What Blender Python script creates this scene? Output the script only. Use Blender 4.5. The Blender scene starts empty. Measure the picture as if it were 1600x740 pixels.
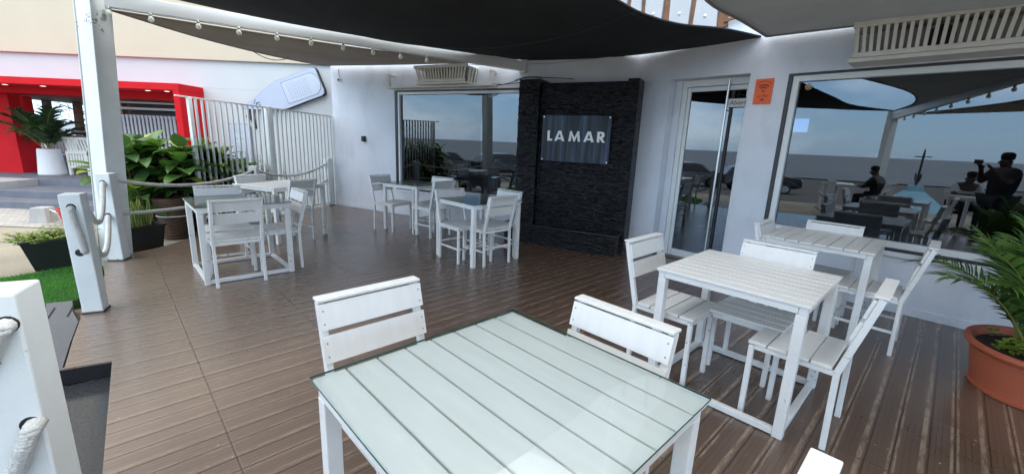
import bpy, bmesh, math, random
from mathutils import Vector, Matrix
R=math.radians
random.seed(7)
sc=bpy.context.scene
col=sc.collection
# ---------------------------------------------------------------- camera
cam_d=bpy.data.cameras.new('camera'); cam=bpy.data.objects.new('camera',cam_d); col.objects.link(cam)
sc.camera=cam
cam_d.sensor_width=36; cam_d.lens=36*653.5/1600; cam_d.clip_start=0.03; cam_d.clip_end=20000
_p=R(12.75); _r=R(2.42)
fw=Vector((0,math.cos(_p),-math.sin(_p))); rt0=Vector((1,0,0)); up0=rt0.cross(fw)
rt=math.cos(_r)*rt0+math.sin(_r)*up0; up=-math.sin(_r)*rt0+math.cos(_r)*up0
M=Matrix((rt,up,-fw)).transposed().to_4x4(); M.translation=Vector((0,0,1.5))
cam.matrix_world=M
# ---------------------------------------------------------------- world
SUN_EL=48; SUN_AZ=75     # azimuth clockwise from +Y (the camera looks along +Y)
w=bpy.data.worlds.new('World'); sc.world=w; w.use_nodes=True
nt=w.node_tree; nt.nodes.clear()
wo=nt.nodes.new('ShaderNodeOutputWorld'); bg=nt.nodes.new('ShaderNodeBackground'); sky=nt.nodes.new('ShaderNodeTexSky')
sky.sky_type='NISHITA'; sky.sun_disc=False; sky.sun_elevation=R(SUN_EL); sky.sun_rotation=R(SUN_AZ)
sky.air_density=1.0; sky.dust_density=0.15; sky.ozone_density=3.0
tc=nt.nodes.new('ShaderNodeTexCoord'); mp=nt.nodes.new('ShaderNodeMapping'); mp.inputs['Scale'].default_value=(1,1,2.6)
nz=nt.nodes.new('ShaderNodeTexNoise'); nz.inputs['Scale'].default_value=2.1; nz.inputs['Detail'].default_value=8; nz.inputs['Roughness'].default_value=0.55
cr=nt.nodes.new('ShaderNodeValToRGB'); cr.color_ramp.elements[0].position=0.50; cr.color_ramp.elements[1].position=0.68
cr.color_ramp.elements[0].color=(0.0,0.0,0.0,1); cr.color_ramp.elements[1].color=(0.85,0.85,0.85,1)
def wm(op,a,b=None,c=None,clamp=False):
    n=nt.nodes.new('ShaderNodeMath'); n.operation=op; n.use_clamp=clamp
    for i,x in enumerate((a,b,c)):
        if x is None: continue
        if isinstance(x,(int,float)): n.inputs[i].default_value=x
        else: nt.links.new(x,n.inputs[i])
    return n.outputs[0]
def wmix(f,a,b):
    n=nt.nodes.new('ShaderNodeMixRGB')
    for i,x in enumerate((f,a,b)):
        if isinstance(x,tuple): n.inputs[i].default_value=(*x,1)
        elif isinstance(x,(int,float)): n.inputs[i].default_value=x
        else: nt.links.new(x,n.inputs[i])
    return n.outputs[0]
sepw=nt.nodes.new('ShaderNodeSeparateXYZ'); nt.links.new(tc.outputs['Generated'],sepw.inputs[0])
el=sepw.outputs[2]
low=wm('SUBTRACT',1,wm('DIVIDE',el,.42,clamp=True),clamp=True)          # 1 at the horizon, 0 from about 25 degrees up
high=wm('DIVIDE',wm('SUBTRACT',el,.22),.45,clamp=True)                   # high thin cloud veil, out of view, added to light the tables from above
nt.links.new(tc.outputs['Generated'],mp.inputs['Vector']); nt.links.new(mp.outputs[0],nz.inputs['Vector']); nt.links.new(nz.outputs['Fac'],cr.inputs[0])
base=wmix(wm('MULTIPLY',low,.80),sky.outputs[0],(1.7,3.05,4.8))
base=wmix(wm('MULTIPLY',high,.70),base,(10.2,10.1,9.7))
base=wmix(wm('MULTIPLY',cr.outputs[0],.75),base,(8.5,9.0,9.4))
nt.links.new(base,bg.inputs[0]); bg.inputs[1].default_value=0.13; nt.links.new(bg.outputs[0],wo.inputs[0])
# ---------------------------------------------------------------- sun
sd=bpy.data.lights.new('sun','SUN'); so=bpy.data.objects.new('sun',sd); col.objects.link(so)
sd.energy=0.5; sd.angle=R(16); sd.color=(1,0.96,0.9)
_az=R(SUN_AZ); sdir=Vector((math.sin(_az)*math.cos(R(SUN_EL)),math.cos(_az)*math.cos(R(SUN_EL)),math.sin(R(SUN_EL))))
so.rotation_euler=sdir.to_track_quat('Z','Y').to_euler()
sc.view_settings.view_transform='Standard'; sc.view_settings.look='None'; sc.view_settings.exposure=2.0; sc.view_settings.gamma=1
sc.cycles.max_bounces=8; sc.cycles.transparent_max_bounces=12

# ================================================================ helpers
class MB:
    def __init__(s): s.v=[]; s.f=[]; s.m=[]; s.cur=0
    def add(s,vs,fs):
        n=len(s.v); s.v+= [tuple(x) for x in vs]; s.f+=[tuple(i+n for i in f) for f in fs]; s.m+=[s.cur]*len(fs)
    def box(s,x0,x1,y0,y1,z0,z1):
        s.add([(x0,y0,z0),(x1,y0,z0),(x1,y1,z0),(x0,y1,z0),(x0,y0,z1),(x1,y0,z1),(x1,y1,z1),(x0,y1,z1)],
              [(3,2,1,0),(4,5,6,7),(0,1,5,4),(1,2,6,5),(2,3,7,6),(3,0,4,7)]); return s
    def bar(s,p,q,w,h,upv=(0,0,1),w2=None,h2=None):
        p=Vector(p);q=Vector(q);d=(q-p).normalized();u=Vector(upv)
        if abs(d.dot(u))>.99: u=Vector((0,1,0))
        sx=d.cross(u).normalized(); uy=sx.cross(d).normalized()
        w2=w if w2 is None else w2; h2=h if h2 is None else h2
        vs=[p+sx*a*w/2+uy*b*h/2 for a,b in((-1,-1),(1,-1),(1,1),(-1,1))]+[q+sx*a*w2/2+uy*b*h2/2 for a,b in((-1,-1),(1,-1),(1,1),(-1,1))]
        s.add(vs,[(0,1,2,3),(7,6,5,4),(1,0,4,5),(2,1,5,6),(3,2,6,7),(0,3,7,4)]); return s
    def tube(s,pts,r,seg=8,cap=True):
        pts=[Vector(p) for p in pts]; n=len(pts); vs=[];fs=[]
        ref=None
        for i,p in enumerate(pts):
            d=(pts[min(i+1,n-1)]-pts[max(i-1,0)]).normalized()
            if ref is None:
                ref=d.cross(Vector((0,0,1)) if abs(d.z)<.9 else Vector((1,0,0))).normalized()
            ref=(ref-d*ref.dot(d)).normalized(); b=d.cross(ref)
            rr=r[i] if isinstance(r,(list,tuple)) else r
            for k in range(seg):
                a=2*math.pi*k/seg; vs.append(p+ref*math.cos(a)*rr+b*math.sin(a)*rr)
        for i in range(n-1):
            for k in range(seg):
                k2=(k+1)%seg; fs.append((i*seg+k,i*seg+k2,(i+1)*seg+k2,(i+1)*seg+k))
        if cap: fs.append(tuple(range(seg-1,-1,-1))); fs.append(tuple((n-1)*seg+k for k in range(seg)))
        s.add(vs,fs); return s
    def lathe(s,prof,seg=32,sx=1,sy=1,c=(0,0,0)):
        vs=[];fs=[];n=len(prof)
        for (r,z) in prof:
            for k in range(seg):
                a=2*math.pi*k/seg; vs.append((c[0]+r*math.cos(a)*sx,c[1]+r*math.sin(a)*sy,c[2]+z))
        for i in range(n-1):
            for k in range(seg):
                k2=(k+1)%seg; fs.append((i*seg+k,i*seg+k2,(i+1)*seg+k2,(i+1)*seg+k))
        s.add(vs,fs); return s
    def prism(s,poly,fn,d0,d1):
        n=len(poly); vs=[fn(a,b,d0) for a,b in poly]+[fn(a,b,d1) for a,b in poly]
        fs=[tuple(range(n-1,-1,-1)),tuple(range(n,2*n))]+[(i,(i+1)%n,n+(i+1)%n,n+i) for i in range(n)]
        s.add(vs,fs); return s
    def build(s,name,mat,parent=None,bev=0,smooth=False,fixn=True):
        me=bpy.data.meshes.new(name); me.from_pydata(s.v,[],s.f)
        mats=mat if isinstance(mat,(list,tuple)) else [mat]
        for m in mats: me.materials.append(m)
        if len(mats)>1:
            for p,mi in zip(me.polygons,s.m): p.material_index=mi
        if fixn:
            bm=bmesh.new(); bm.from_mesh(me); bmesh.ops.recalc_face_normals(bm,faces=bm.faces); bm.to_mesh(me); bm.free()
        if smooth:
            for p in me.polygons: p.use_smooth=True
        o=bpy.data.objects.new(name,me); col.objects.link(o)
        if parent: o.parent=parent
        if bev:
            b=o.modifiers.new('bevel','BEVEL'); b.width=bev; b.segments=2; b.limit_method='ANGLE'; b.angle_limit=R(40)
        return o
def tag(o,label=None,cat=None,group=None,kind=None):
    if label: o['label']=label
    if cat: o['category']=cat
    if group: o['group']=group
    if kind: o['kind']=kind
    return o
def empty(name,loc,rz=0,label=None,cat=None,group=None):
    o=bpy.data.objects.new(name,None); col.objects.link(o); o.location=loc; o.rotation_euler=(0,0,rz); o.empty_display_size=.1
    return tag(o,label,cat,group)
def copy_tree(o,parent=None):
    c=o.copy(); col.objects.link(c)
    if parent: c.parent=parent
    for ch in [x for x in kids.get(o.name,[])]:
        copy_tree(ch,c)
    return c
kids={}
def index_kids():
    kids.clear()
    for o in bpy.data.objects:
        if o.parent: kids.setdefault(o.parent.name,[]).append(o)

# ================================================================ materials
def mat(name,base,rough=.5,spec=.5,metal=0,noise=0,nscale=8,bump=0,bscale=60,noise2=None,coat=0,detail=4,coords='Object',stretch=None,sheen=0):
    m=bpy.data.materials.new(name); m.use_nodes=True; t=m.node_tree; b=t.nodes['Principled BSDF']
    b.inputs['Base Color'].default_value=(*base,1); b.inputs['Roughness'].default_value=rough
    b.inputs['Specular IOR Level'].default_value=spec; b.inputs['Metallic'].default_value=metal
    if coat: b.inputs['Coat Weight'].default_value=coat; b.inputs['Coat Roughness'].default_value=.15
    tcn=t.nodes.new('ShaderNodeTexCoord'); src=tcn.outputs[coords]
    if stretch:
        mpn=t.nodes.new('ShaderNodeMapping'); mpn.inputs['Scale'].default_value=stretch; t.links.new(src,mpn.inputs[0]); src=mpn.outputs[0]
    if noise:
        n=t.nodes.new('ShaderNodeTexNoise'); n.inputs['Scale'].default_value=nscale; n.inputs['Detail'].default_value=detail
        t.links.new(src,n.inputs['Vector'])
        r=t.nodes.new('ShaderNodeValToRGB'); r.color_ramp.elements[0].position=.3; r.color_ramp.elements[1].position=.7
        c2=noise2 or tuple(x*(1-noise) for x in base)
        r.color_ramp.elements[0].color=(*c2,1); r.color_ramp.elements[1].color=(*base,1)
        t.links.new(n.outputs['Fac'],r.inputs[0]); t.links.new(r.outputs[0],b.inputs['Base Color'])
    if bump:
        n=t.nodes.new('ShaderNodeTexNoise'); n.inputs['Scale'].default_value=bscale; n.inputs['Detail'].default_value=5
        t.links.new(src,n.inputs['Vector'])
        bp=t.nodes.new('ShaderNodeBump'); bp.inputs['Strength'].default_value=bump; bp.inputs['Distance'].default_value=.01
        t.links.new(n.outputs['Fac'],bp.inputs['Height']); t.links.new(bp.outputs[0],b.inputs['Normal'])
    return m
def chipped(name,base,dark,rough=.38,amt=.61):
    """white gloss paint with faint brush streaks and small chips"""
    m=mat(name,base,rough,noise=.10,nscale=5,bump=.12,bscale=120)
    t=m.node_tree; b=t.nodes['Principled BSDF']; old=b.inputs['Base Color'].links[0].from_socket
    tcn=t.nodes.new('ShaderNodeTexCoord')
    n=t.nodes.new('ShaderNodeTexNoise'); n.inputs['Scale'].default_value=38; n.inputs['Detail'].default_value=6; n.inputs['Roughness'].default_value=.65
    n2=t.nodes.new('ShaderNodeTexNoise'); n2.inputs['Scale'].default_value=3.2; n2.inputs['Detail'].default_value=2
    t.links.new(tcn.outputs['Object'],n.inputs['Vector']); t.links.new(tcn.outputs['Object'],n2.inputs['Vector'])
    mu=t.nodes.new('ShaderNodeMath'); mu.operation='MULTIPLY'; t.links.new(n.outputs['Fac'],mu.inputs[0]); t.links.new(n2.outputs['Fac'],mu.inputs[1])
    r=t.nodes.new('ShaderNodeValToRGB'); r.color_ramp.elements[0].position=amt*.62; r.color_ramp.elements[1].position=amt*.62+.03
    t.links.new(mu.outputs[0],r.inputs[0])
    mx=t.nodes.new('ShaderNodeMixRGB'); mx.inputs[2].default_value=(*dark,1); t.links.new(r.outputs[0],mx.inputs[0]); t.links.new(old,mx.inputs[1])
    t.links.new(mx.outputs[0],b.inputs['Base Color'])
    return m
WHITE=chipped('white_painted_steel',(.80,.81,.80),(.33,.31,.28))
SLAT=mat('white_painted_slat',(.76,.76,.74),.40,noise=.07,nscale=4,bump=.10,bscale=70,stretch=(6,1,1))
POSTW=chipped('white_painted_post',(.74,.79,.79),(.25,.25,.24),.45)
WALL=mat('grey_white_render',(.74,.78,.85),.8,noise=.13,nscale=1.3,bump=.35,bscale=26,detail=7)
def wall_dirt(m):
    t=m.node_tree; b=t.nodes['Principled BSDF']; old=b.inputs['Base Color'].links[0].from_socket
    tcn=t.nodes.new('ShaderNodeTexCoord'); mp=t.nodes.new('ShaderNodeMapping'); mp.inputs['Scale'].default_value=(1.5,1.5,.8)
    n=t.nodes.new('ShaderNodeTexNoise'); n.inputs['Scale'].default_value=1.6; n.inputs['Detail'].default_value=8; n.inputs['Roughness'].default_value=.6
    t.links.new(tcn.outputs['Object'],mp.inputs[0]); t.links.new(mp.outputs[0],n.inputs['Vector'])
    r=t.nodes.new('ShaderNodeValToRGB'); r.color_ramp.elements[0].position=.52; r.color_ramp.elements[1].position=.74
    r.color_ramp.elements[1].color=(.55,.55,.55,1); r.color_ramp.elements[0].color=(0,0,0,1)
    t.links.new(n.outputs['Fac'],r.inputs[0])
    mx=t.nodes.new('ShaderNodeMixRGB'); mx.inputs[2].default_value=(.50,.51,.56,1); t.links.new(r.outputs[0],mx.inputs[0]); t.links.new(old,mx.inputs[1]); t.links.new(mx.outputs[0],b.inputs['Base Color'])
wall_dirt(WALL)
CREAM=mat('cream_render',(.55,.48,.36),.8,noise=.06,nscale=1.5,bump=.2,bscale=30)
NWHITE=mat('white_render',(.52,.54,.545),.8,noise=.06,nscale=1.2,bump=.2,bscale=30)
RED=mat('red_render',(.58,.010,.016),.7,spec=.15,noise=.15,nscale=3,bump=.5,bscale=60)
FRAME=mat('white_aluminium',(.74,.77,.77),.35,noise=.05,nscale=3)
DARKF=mat('dark_aluminium',(.03,.03,.035),.4)
BEIGE=mat('beige_painted_wood',(.72,.70,.63),.55,noise=.10,nscale=6,bump=.2,bscale=50)
FENCE=chipped('pale_grey_paint',(.62,.64,.64),(.25,.22,.2),.45)
CHROME=mat('brushed_steel',(.62,.64,.66),.28,metal=1)
ROPE=mat('white_rope',(.62,.63,.61),.8,noise=.18,nscale=30,bump=.5,bscale=200)
BLACKPOT=mat('black_plastic',(.012,.016,.014),.45,noise=.3,nscale=10,bump=.3,bscale=80)
ORANGE=mat('orange_plastic',(.46,.12,.06),.6,noise=.10,nscale=5,bump=.25,bscale=50)
SOIL=mat('potting_soil',(.035,.025,.018),.95,noise=.5,nscale=30,bump=1,bscale=60)
WPOT=mat('white_planter',(.68,.68,.68),.6,noise=.05,nscale=4)
BARK=mat('brown_bark',(.10,.06,.035),.9,noise=.5,nscale=18,bump=1,bscale=35,stretch=(1,1,.3))
DARKWOOD=mat('dark_stained_wood',(.045,.02,.016),.55,noise=.3,nscale=6)
BROWN=mat('brown_weathered_wood',(.22,.10,.04),.7,noise=.5,nscale=9,bump=.4,bscale=40)
SHINGLE=chipped('weathered_white_board',(.46,.48,.50),(.20,.12,.06),.6,.78)
BLACK=mat('black_plastic_box',(.012,.012,.013),.4)
LEDW=mat('white_plastic',(.72,.72,.70),.4)
BRASS=mat('lamp_socket',(.45,.43,.40),.4,metal=.6)
CABLE=mat('black_cable',(.02,.02,.02),.5)
STONEC=mat('concrete_step',(.13,.142,.17),.65,noise=.25,nscale=4,bump=.4,bscale=40)
STEPL=mat('pale_concrete',(.36,.36,.35),.8,noise=.2,nscale=5,bump=.5,bscale=40)
def leafmat(name,c1,c2,rough=.35,sc=6):
    m=mat(name,c1,rough,noise=.5,nscale=sc,noise2=c2); b=m.node_tree.nodes['Principled BSDF']
    b.inputs['Subsurface Weight'].default_value=0
    t=m.node_tree; out=t.nodes['Material Output']; tr=t.nodes.new('ShaderNodeBsdfTranslucent'); tr.inputs[0].default_value=(c1[0]*1.5,c1[1]*1.6,c1[2],1)
    ms=t.nodes.new('ShaderNodeMixShader'); ms.inputs[0].default_value=.22
    t.links.new(b.outputs[0],ms.inputs[1]); t.links.new(tr.outputs[0],ms.inputs[2]); t.links.new(ms.outputs[0],out.inputs[0])
    return m
LEAF=leafmat('broad_leaf_green',(.085,.19,.035),(.045,.11,.025),.3)
LEAFD=leafmat('broad_leaf_dark',(.05,.11,.035),(.028,.07,.02),.3)
LEAFY=leafmat('leaf_yellow_green',(.42,.45,.05),(.16,.26,.035),.35,14)
SHRUB=leafmat('shrub_lime_green',(.30,.38,.05),(.12,.22,.03),.5,9)
SNAKE=leafmat('snake_plant_green',(.10,.16,.05),(.045,.085,.03),.4,22)
SNAKEY=leafmat('snake_plant_margin',(.42,.42,.12),(.30,.34,.09),.4,10)
PALM=leafmat('palm_green',(.15,.27,.05),(.07,.16,.035),.45,3)
PALMD=leafmat('palm_dark',(.03,.075,.02),(.015,.045,.015),.4,3)
STEM=mat('palm_stem',(.28,.26,.07),.5,noise=.4,nscale=12)

def deck_material():
    m=bpy.data.materials.new('ribbed_deck_tile'); m.use_nodes=True; t=m.node_tree; b=t.nodes['Principled BSDF']; L=t.links.new
    N=lambda k:t.nodes.new(k)
    def math_(op,a,bb=None,c=None):
        n=N('ShaderNodeMath'); n.operation=op
        for i,x in enumerate((a,bb,c)):
            if x is None: continue
            if isinstance(x,(int,float)): n.inputs[i].default_value=x
            else: L(x,n.inputs[i])
        return n.outputs[0]
    def ramp(x,stops):
        r=N('ShaderNodeValToRGB'); els=r.color_ramp.elements
        while len(els)<len(stops): els.new(.5)
        for e,(p,c) in zip(els,stops): e.position=p; e.color=(c,c,c,1) if isinstance(c,(int,float)) else (*c,1)
        L(x,r.inputs[0]); return r.outputs[0]
    def mixc(f,a,bb):
        n=N('ShaderNodeMixRGB')
        if isinstance(f,(int,float)): n.inputs[0].default_value=f
        else: L(f,n.inputs[0])
        for i,x in ((1,a),(2,bb)):
            if isinstance(x,tuple): n.inputs[i].default_value=(*x,1)
            else: L(x,n.inputs[i])
        return n.outputs[0]
    tc=N('ShaderNodeTexCoord'); sep=N('ShaderNodeSeparateXYZ'); L(tc.outputs['Object'],sep.inputs[0]); x,y=sep.outputs[0],sep.outputs[1]
    # board strips run along X; the pattern of ribbed bands and smooth strips repeats along Y
    pitch=.2255
    fy=math_('FRACT',math_('DIVIDE',math_('ADD',y,50.013),pitch))
    strip=ramp(fy,[(0,0),(.055,0),(.075,1),(.15,1),(.17,0),(.5,0),(.515,.95),(.545,.95),(.56,0),(.60,0),(.615,.95),(.65,.95),(.665,0)])
    fine=ramp(fy,[(.29,0),(.30,1),(.312,0),(.40,0),(.41,1),(.422,0),(.79,0),(.80,1),(.812,0),(.89,0),(.90,1),(.912,0)])
    groove=ramp(fy,[(0,1),(.012,1),(.03,0),(.565,0),(.575,1),(.585,1),(.595,0),(.985,0),(1,1)])
    # tile joints across (constant X)
    fx=math_('FRACT',math_('DIVIDE',math_('ADD',x,77.5-.27-.0),.775))
    jw=math_('ABSOLUTE',math_('SUBTRACT',fx,.0))
    joint=ramp(fx,[(0,1),(.004,1),(.008,0),(.992,0),(.996,1)])
    # per-tile tone
    ix=math_('FLOOR',math_('DIVIDE',math_('ADD',x,77.5-.27),.775)); iy=math_('FLOOR',math_('DIVIDE',math_('ADD',y,50.013),pitch*2))
    cmb=N('ShaderNodeCombineXYZ'); L(ix,cmb.inputs[0]); L(iy,cmb.inputs[1]); wn=N('ShaderNodeTexWhiteNoise'); wn.noise_dimensions='2D'; L(cmb.outputs[0],wn.inputs['Vector'])
    mpn=N('ShaderNodeMapping'); mpn.inputs['Scale'].default_value=(1.2,34,1); L(tc.outputs['Object'],mpn.inputs[0])
    gr=N('ShaderNodeTexNoise'); gr.inputs['Scale'].default_value=1.6; gr.inputs['Detail'].default_value=7; gr.inputs['Roughness'].default_value=.62; L(mpn.outputs[0],gr.inputs['Vector'])
    big=N('ShaderNodeTexNoise'); big.inputs['Scale'].default_value=.75; big.inputs['Detail'].default_value=5; L(tc.outputs['Object'],big.inputs['Vector'])
    base=mixc(gr.outputs['Fac'],(.066,.038,.025),(.145,.091,.062))
    base=mixc(math_('MULTIPLY',wn.outputs['Value'],.35),base,(.080,.052,.038))
    base=mixc(ramp(big.outputs['Fac'],[(.38,0),(.68,.55)]),base,(.165,.112,.082))
    # pale sheen beside the entrance and open edge, painted into the base colour
    sheen_map=N('ShaderNodeMapping'); sheen_map.inputs['Location'].default_value=(.25,-3.6,0); L(tc.outputs['Object'],sheen_map.inputs[0]); sheen_map.inputs['Scale'].default_value=(.42,.20,1)
    sheen_map.inputs['Location'].default_value=(.0,-.80,0)
    ln=N('ShaderNodeVectorMath'); ln.operation='LENGTH'; L(sheen_map.outputs[0],ln.inputs[0])
    sheen_mask=ramp(math_('ADD',ln.outputs['Value'],math_('MULTIPLY',gr.outputs['Fac'],.35)),[(.25,.60),(1.0,0)])
    base=mixc(sheen_mask,base,(.35,.275,.225))
    # worn strips: paler, broken up by noise
    mpw=N('ShaderNodeMapping'); mpw.inputs['Scale'].default_value=(6,26,1); L(tc.outputs['Object'],mpw.inputs[0])
    wr=N('ShaderNodeTexNoise'); wr.inputs['Scale'].default_value=1.1; wr.inputs['Detail'].default_value=8; wr.inputs['Roughness'].default_value=.7; L(mpw.outputs[0],wr.inputs['Vector'])
    wear=ramp(wr.outputs['Fac'],[(.40,.10),(.58,.95)])
    base=mixc(math_('MULTIPLY',strip,wear),base,(.30,.22,.16))
    wearb=ramp(wr.outputs['Fac'],[(.60,0),(.66,.45)])
    base=mixc(wearb,base,(.17,.13,.095))
    base=mixc(math_('MULTIPLY',groove,.85),base,(.022,.014,.011))
    base=mixc(math_('MULTIPLY',fine,.55),base,(.03,.02,.015))
    base=mixc(math_('MULTIPLY',joint,.5),base,(.035,.026,.022))
    # crumbs and specks
    vo=N('ShaderNodeTexVoronoi'); vo.inputs['Scale'].default_value=26; L(tc.outputs['Object'],vo.inputs['Vector'])
    sp=ramp(vo.outputs['Distance'],[(.09,1),(.12,0)]); cl=N('ShaderNodeTexNoise'); cl.inputs['Scale'].default_value=1.3; L(tc.outputs['Object'],cl.inputs['Vector'])
    sp=math_('MULTIPLY',sp,ramp(cl.outputs['Fac'],[(.54,0),(.58,1)]))
    sc_=N('ShaderNodeSeparateColor'); L(vo.outputs['Color'],sc_.inputs[0]); sp=math_('MULTIPLY',sp,math_('GREATER_THAN',sc_.outputs[0],.55))
    base=mixc(sp,base,(.50,.46,.40))
    L(base,b.inputs['Base Color'])
    b.inputs['Coat Weight'].default_value=.35; b.inputs['Coat Roughness'].default_value=.22
    ribs=math_('SINE',math_('MULTIPLY',y,2*math.pi/.0078)); ribs=math_('MULTIPLY',math_('MULTIPLY',ribs,math_('SUBTRACT',1,strip)),.07)
    hgt=math_('ADD',ribs,math_('MULTIPLY',strip,.06)); hgt=math_('SUBTRACT',hgt,math_('MULTIPLY',groove,.8)); hgt=math_('SUBTRACT',hgt,joint)
    hgt=math_('ADD',hgt,math_('MULTIPLY',gr.outputs['Fac'],.25))
    bp=N('ShaderNodeBump'); bp.inputs['Strength'].default_value=.45; bp.inputs['Distance'].default_value=.003; L(hgt,bp.inputs['Height']); L(bp.outputs[0],b.inputs['Normal'])
    ro=math_('ADD',.17,math_('MULTIPLY',big.outputs['Fac'],.26)); ro=math_('ADD',ro,math_('MULTIPLY',strip,-.05)); L(ro,b.inputs['Roughness'])
    b.inputs['Specular IOR Level'].default_value=.55
    return m
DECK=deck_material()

def stone_material():
    m=bpy.data.materials.new('black_split_stone'); m.use_nodes=True; t=m.node_tree; b=t.nodes['Principled BSDF']; L=t.links.new; N=t.nodes.new
    tc=N('ShaderNodeTexCoord'); mp=N('ShaderNodeMapping'); mp.inputs['Scale'].default_value=(7,7,34); L(tc.outputs['Object'],mp.inputs[0])
    n=N('ShaderNodeTexNoise'); n.inputs['Scale'].default_value=1; n.inputs['Detail'].default_value=6; n.inputs['Roughness'].default_value=.6; L(mp.outputs[0],n.inputs['Vector'])
    v=N('ShaderNodeTexVoronoi'); v.inputs['Scale'].default_value=.7; mp2=N('ShaderNodeMapping'); mp2.inputs['Scale'].default_value=(14,14,62); L(tc.outputs['Object'],mp2.inputs[0]); L(mp2.outputs[0],v.inputs['Vector'])
    a=N('ShaderNodeMath'); a.operation='MULTIPLY_ADD'; a.inputs[1].default_value=.7; L(v.outputs['Distance'],a.inputs[0]); L(n.outputs['Fac'],a.inputs[2])
    bp=N('ShaderNodeBump'); bp.inputs['Strength'].default_value=1; bp.inputs['Distance'].default_value=.035; L(a.outputs[0],bp.inputs['Height']); L(bp.outputs[0],b.inputs['Normal'])
    r=N('ShaderNodeValToRGB'); r.color_ramp.elements[0].position=.45; r.color_ramp.elements[1].position=.95
    r.color_ramp.elements[0].color=(.002,.0022,.003,1); r.color_ramp.elements[1].color=(.010,.011,.014,1); L(a.outputs[0],r.inputs[0]); L(r.outputs[0],b.inputs['Base Color'])
    b.inputs['Roughness'].default_value=.33; b.inputs['Specular IOR Level'].default_value=.5
    return m
STONE=stone_material()

def glass_top():
    m=bpy.data.materials.new('green_tinted_glass'); m.use_nodes=True; t=m.node_tree; t.nodes.clear(); N=t.nodes.new; L=t.links.new
    o=N('ShaderNodeOutputMaterial'); tr=N('ShaderNodeBsdfTransparent'); tr.inputs[0].default_value=(.90,.965,.985,1); g=N('ShaderNodeBsdfGlossy'); g.inputs['Roughness'].default_value=.02
    f=N('ShaderNodeFresnel'); f.inputs[0].default_value=1.52; ms=N('ShaderNodeMixShader'); L(f.outputs[0],ms.inputs[0]); L(tr.outputs[0],ms.inputs[1]); L(g.outputs[0],ms.inputs[2]); L(ms.outputs[0],o.inputs[0])
    return m
GTOP=glass_top()
GEDGE=mat('glass_edge_green',(.02,.12,.10),.15)
def window_glass():
    m=bpy.data.materials.new('dark_window_glass'); m.use_nodes=True; t=m.node_tree; t.nodes.clear(); N=t.nodes.new; L=t.links.new
    o=N('ShaderNodeOutputMaterial'); tr=N('ShaderNodeBsdfTransparent'); tr.inputs[0].default_value=(.34,.37,.40,1)
    g=N('ShaderNodeBsdfGlossy'); g.inputs['Roughness'].default_value=.0; g.inputs[0].default_value=(.86,.93,1,1)
    f=N('ShaderNodeFresnel'); f.inputs[0].default_value=1.9; a=N('ShaderNodeMath'); a.operation='ADD'; a.inputs[1].default_value=.02; L(f.outputs[0],a.inputs[0])
    ms=N('ShaderNodeMixShader'); L(a.outputs[0],ms.inputs[0]); L(tr.outputs[0],ms.inputs[1]); L(g.outputs[0],ms.inputs[2]); L(ms.outputs[0],o.inputs[0])
    return m
WGLASS=window_glass()
def emis(name,c,s):
    m=mat(name,c,.5); b=m.node_tree.nodes['Principled BSDF']; b.inputs['Emission Color'].default_value=(*c,1); b.inputs['Emission Strength'].default_value=s; return m
def fabric(name,c,trans):
    m=mat(name,c,.9,spec=.2,noise=.30,nscale=1.6,bump=.7,bscale=6); t=m.node_tree; b=t.nodes['Principled BSDF']; out=t.nodes['Material Output']
    tr=t.nodes.new('ShaderNodeBsdfTranslucent'); tr.inputs[0].default_value=(*c,1); ms=t.nodes.new('ShaderNodeMixShader'); ms.inputs[0].default_value=trans
    t.links.new(b.outputs[0],ms.inputs[1]); t.links.new(tr.outputs[0],ms.inputs[2]); t.links.new(ms.outputs[0],out.inputs[0]); return m
SAILK=fabric('charcoal_shade_cloth',(.042,.045,.047),.15)
SAILG=fabric('grey_shade_cloth',(.36,.36,.35),.45)
SAILB=fabric('taupe_shade_cloth',(.32,.295,.265),.38)

# ================================================================ setting
DK=R(44)                        # heading of the deck grid
def D2W(v,u): return (v*math.cos(DK)-u*math.sin(DK), v*math.sin(DK)+u*math.cos(DK))
def W2D(x,y): return (x*math.cos(DK)+y*math.sin(DK), -x*math.sin(DK)+y*math.cos(DK))
K=Vector((1.69,6.27,0)); AL=R(-27); AR=R(-47)
def sheet(name,poly,z,m,local=False):
    mb=MB(); mb.add([(x,y,z) for x,y in poly],[tuple(range(len(poly)))]); o=mb.build(name,m); 
    return tag(o,kind='structure')
SAND=mat('sandy_ground',(.30,.265,.20),.95,noise=.35,nscale=1.3,bump=.8,bscale=22,detail=8)
# the beach behind the camera falls to the sea; shoreline about 40 m away
ang=R(-68.3); ca,sa=math.cos(ang),math.sin(ang)
def shore(a,b): return (a*ca+b*sa, a*sa-b*ca)     # a along the shore, b out to sea
BEACH=mat('beach_sand',(.085,.08,.072),.95,noise=.3,nscale=.5,bump=.6,bscale=10,detail=8)
g=sheet('ground',[shore(-900,-900),shore(900,-900),shore(900,7),shore(-900,7)],-.12,SAND)
prof=[(7,-.12),(12,-.3),(16,-.85),(30,-.88),(48,-1.1)]
mb=MB()
for (b0,z0),(b1,z1) in zip(prof,prof[1:]): mb.add([(*shore(-900,b0),z0),(*shore(900,b0),z0),(*shore(900,b1),z1),(*shore(-900,b1),z1)],[(0,1,2,3)])
tag(mb.build('beach',BEACH),kind='structure')
SEA=mat('sea_water',(.09,.105,.115),.55,noise=.3,nscale=.05,bump=.9,bscale=.9,detail=8)
mb=MB(); mb.add([(*shore(-9000,44),-.95),(*shore(9000,44),-.95),(*shore(9000,9000),-.95),(*shore(-9000,9000),-.95)],[(0,1,2,3)])
tag(mb.build('sea',SEA),kind='structure')
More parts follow.
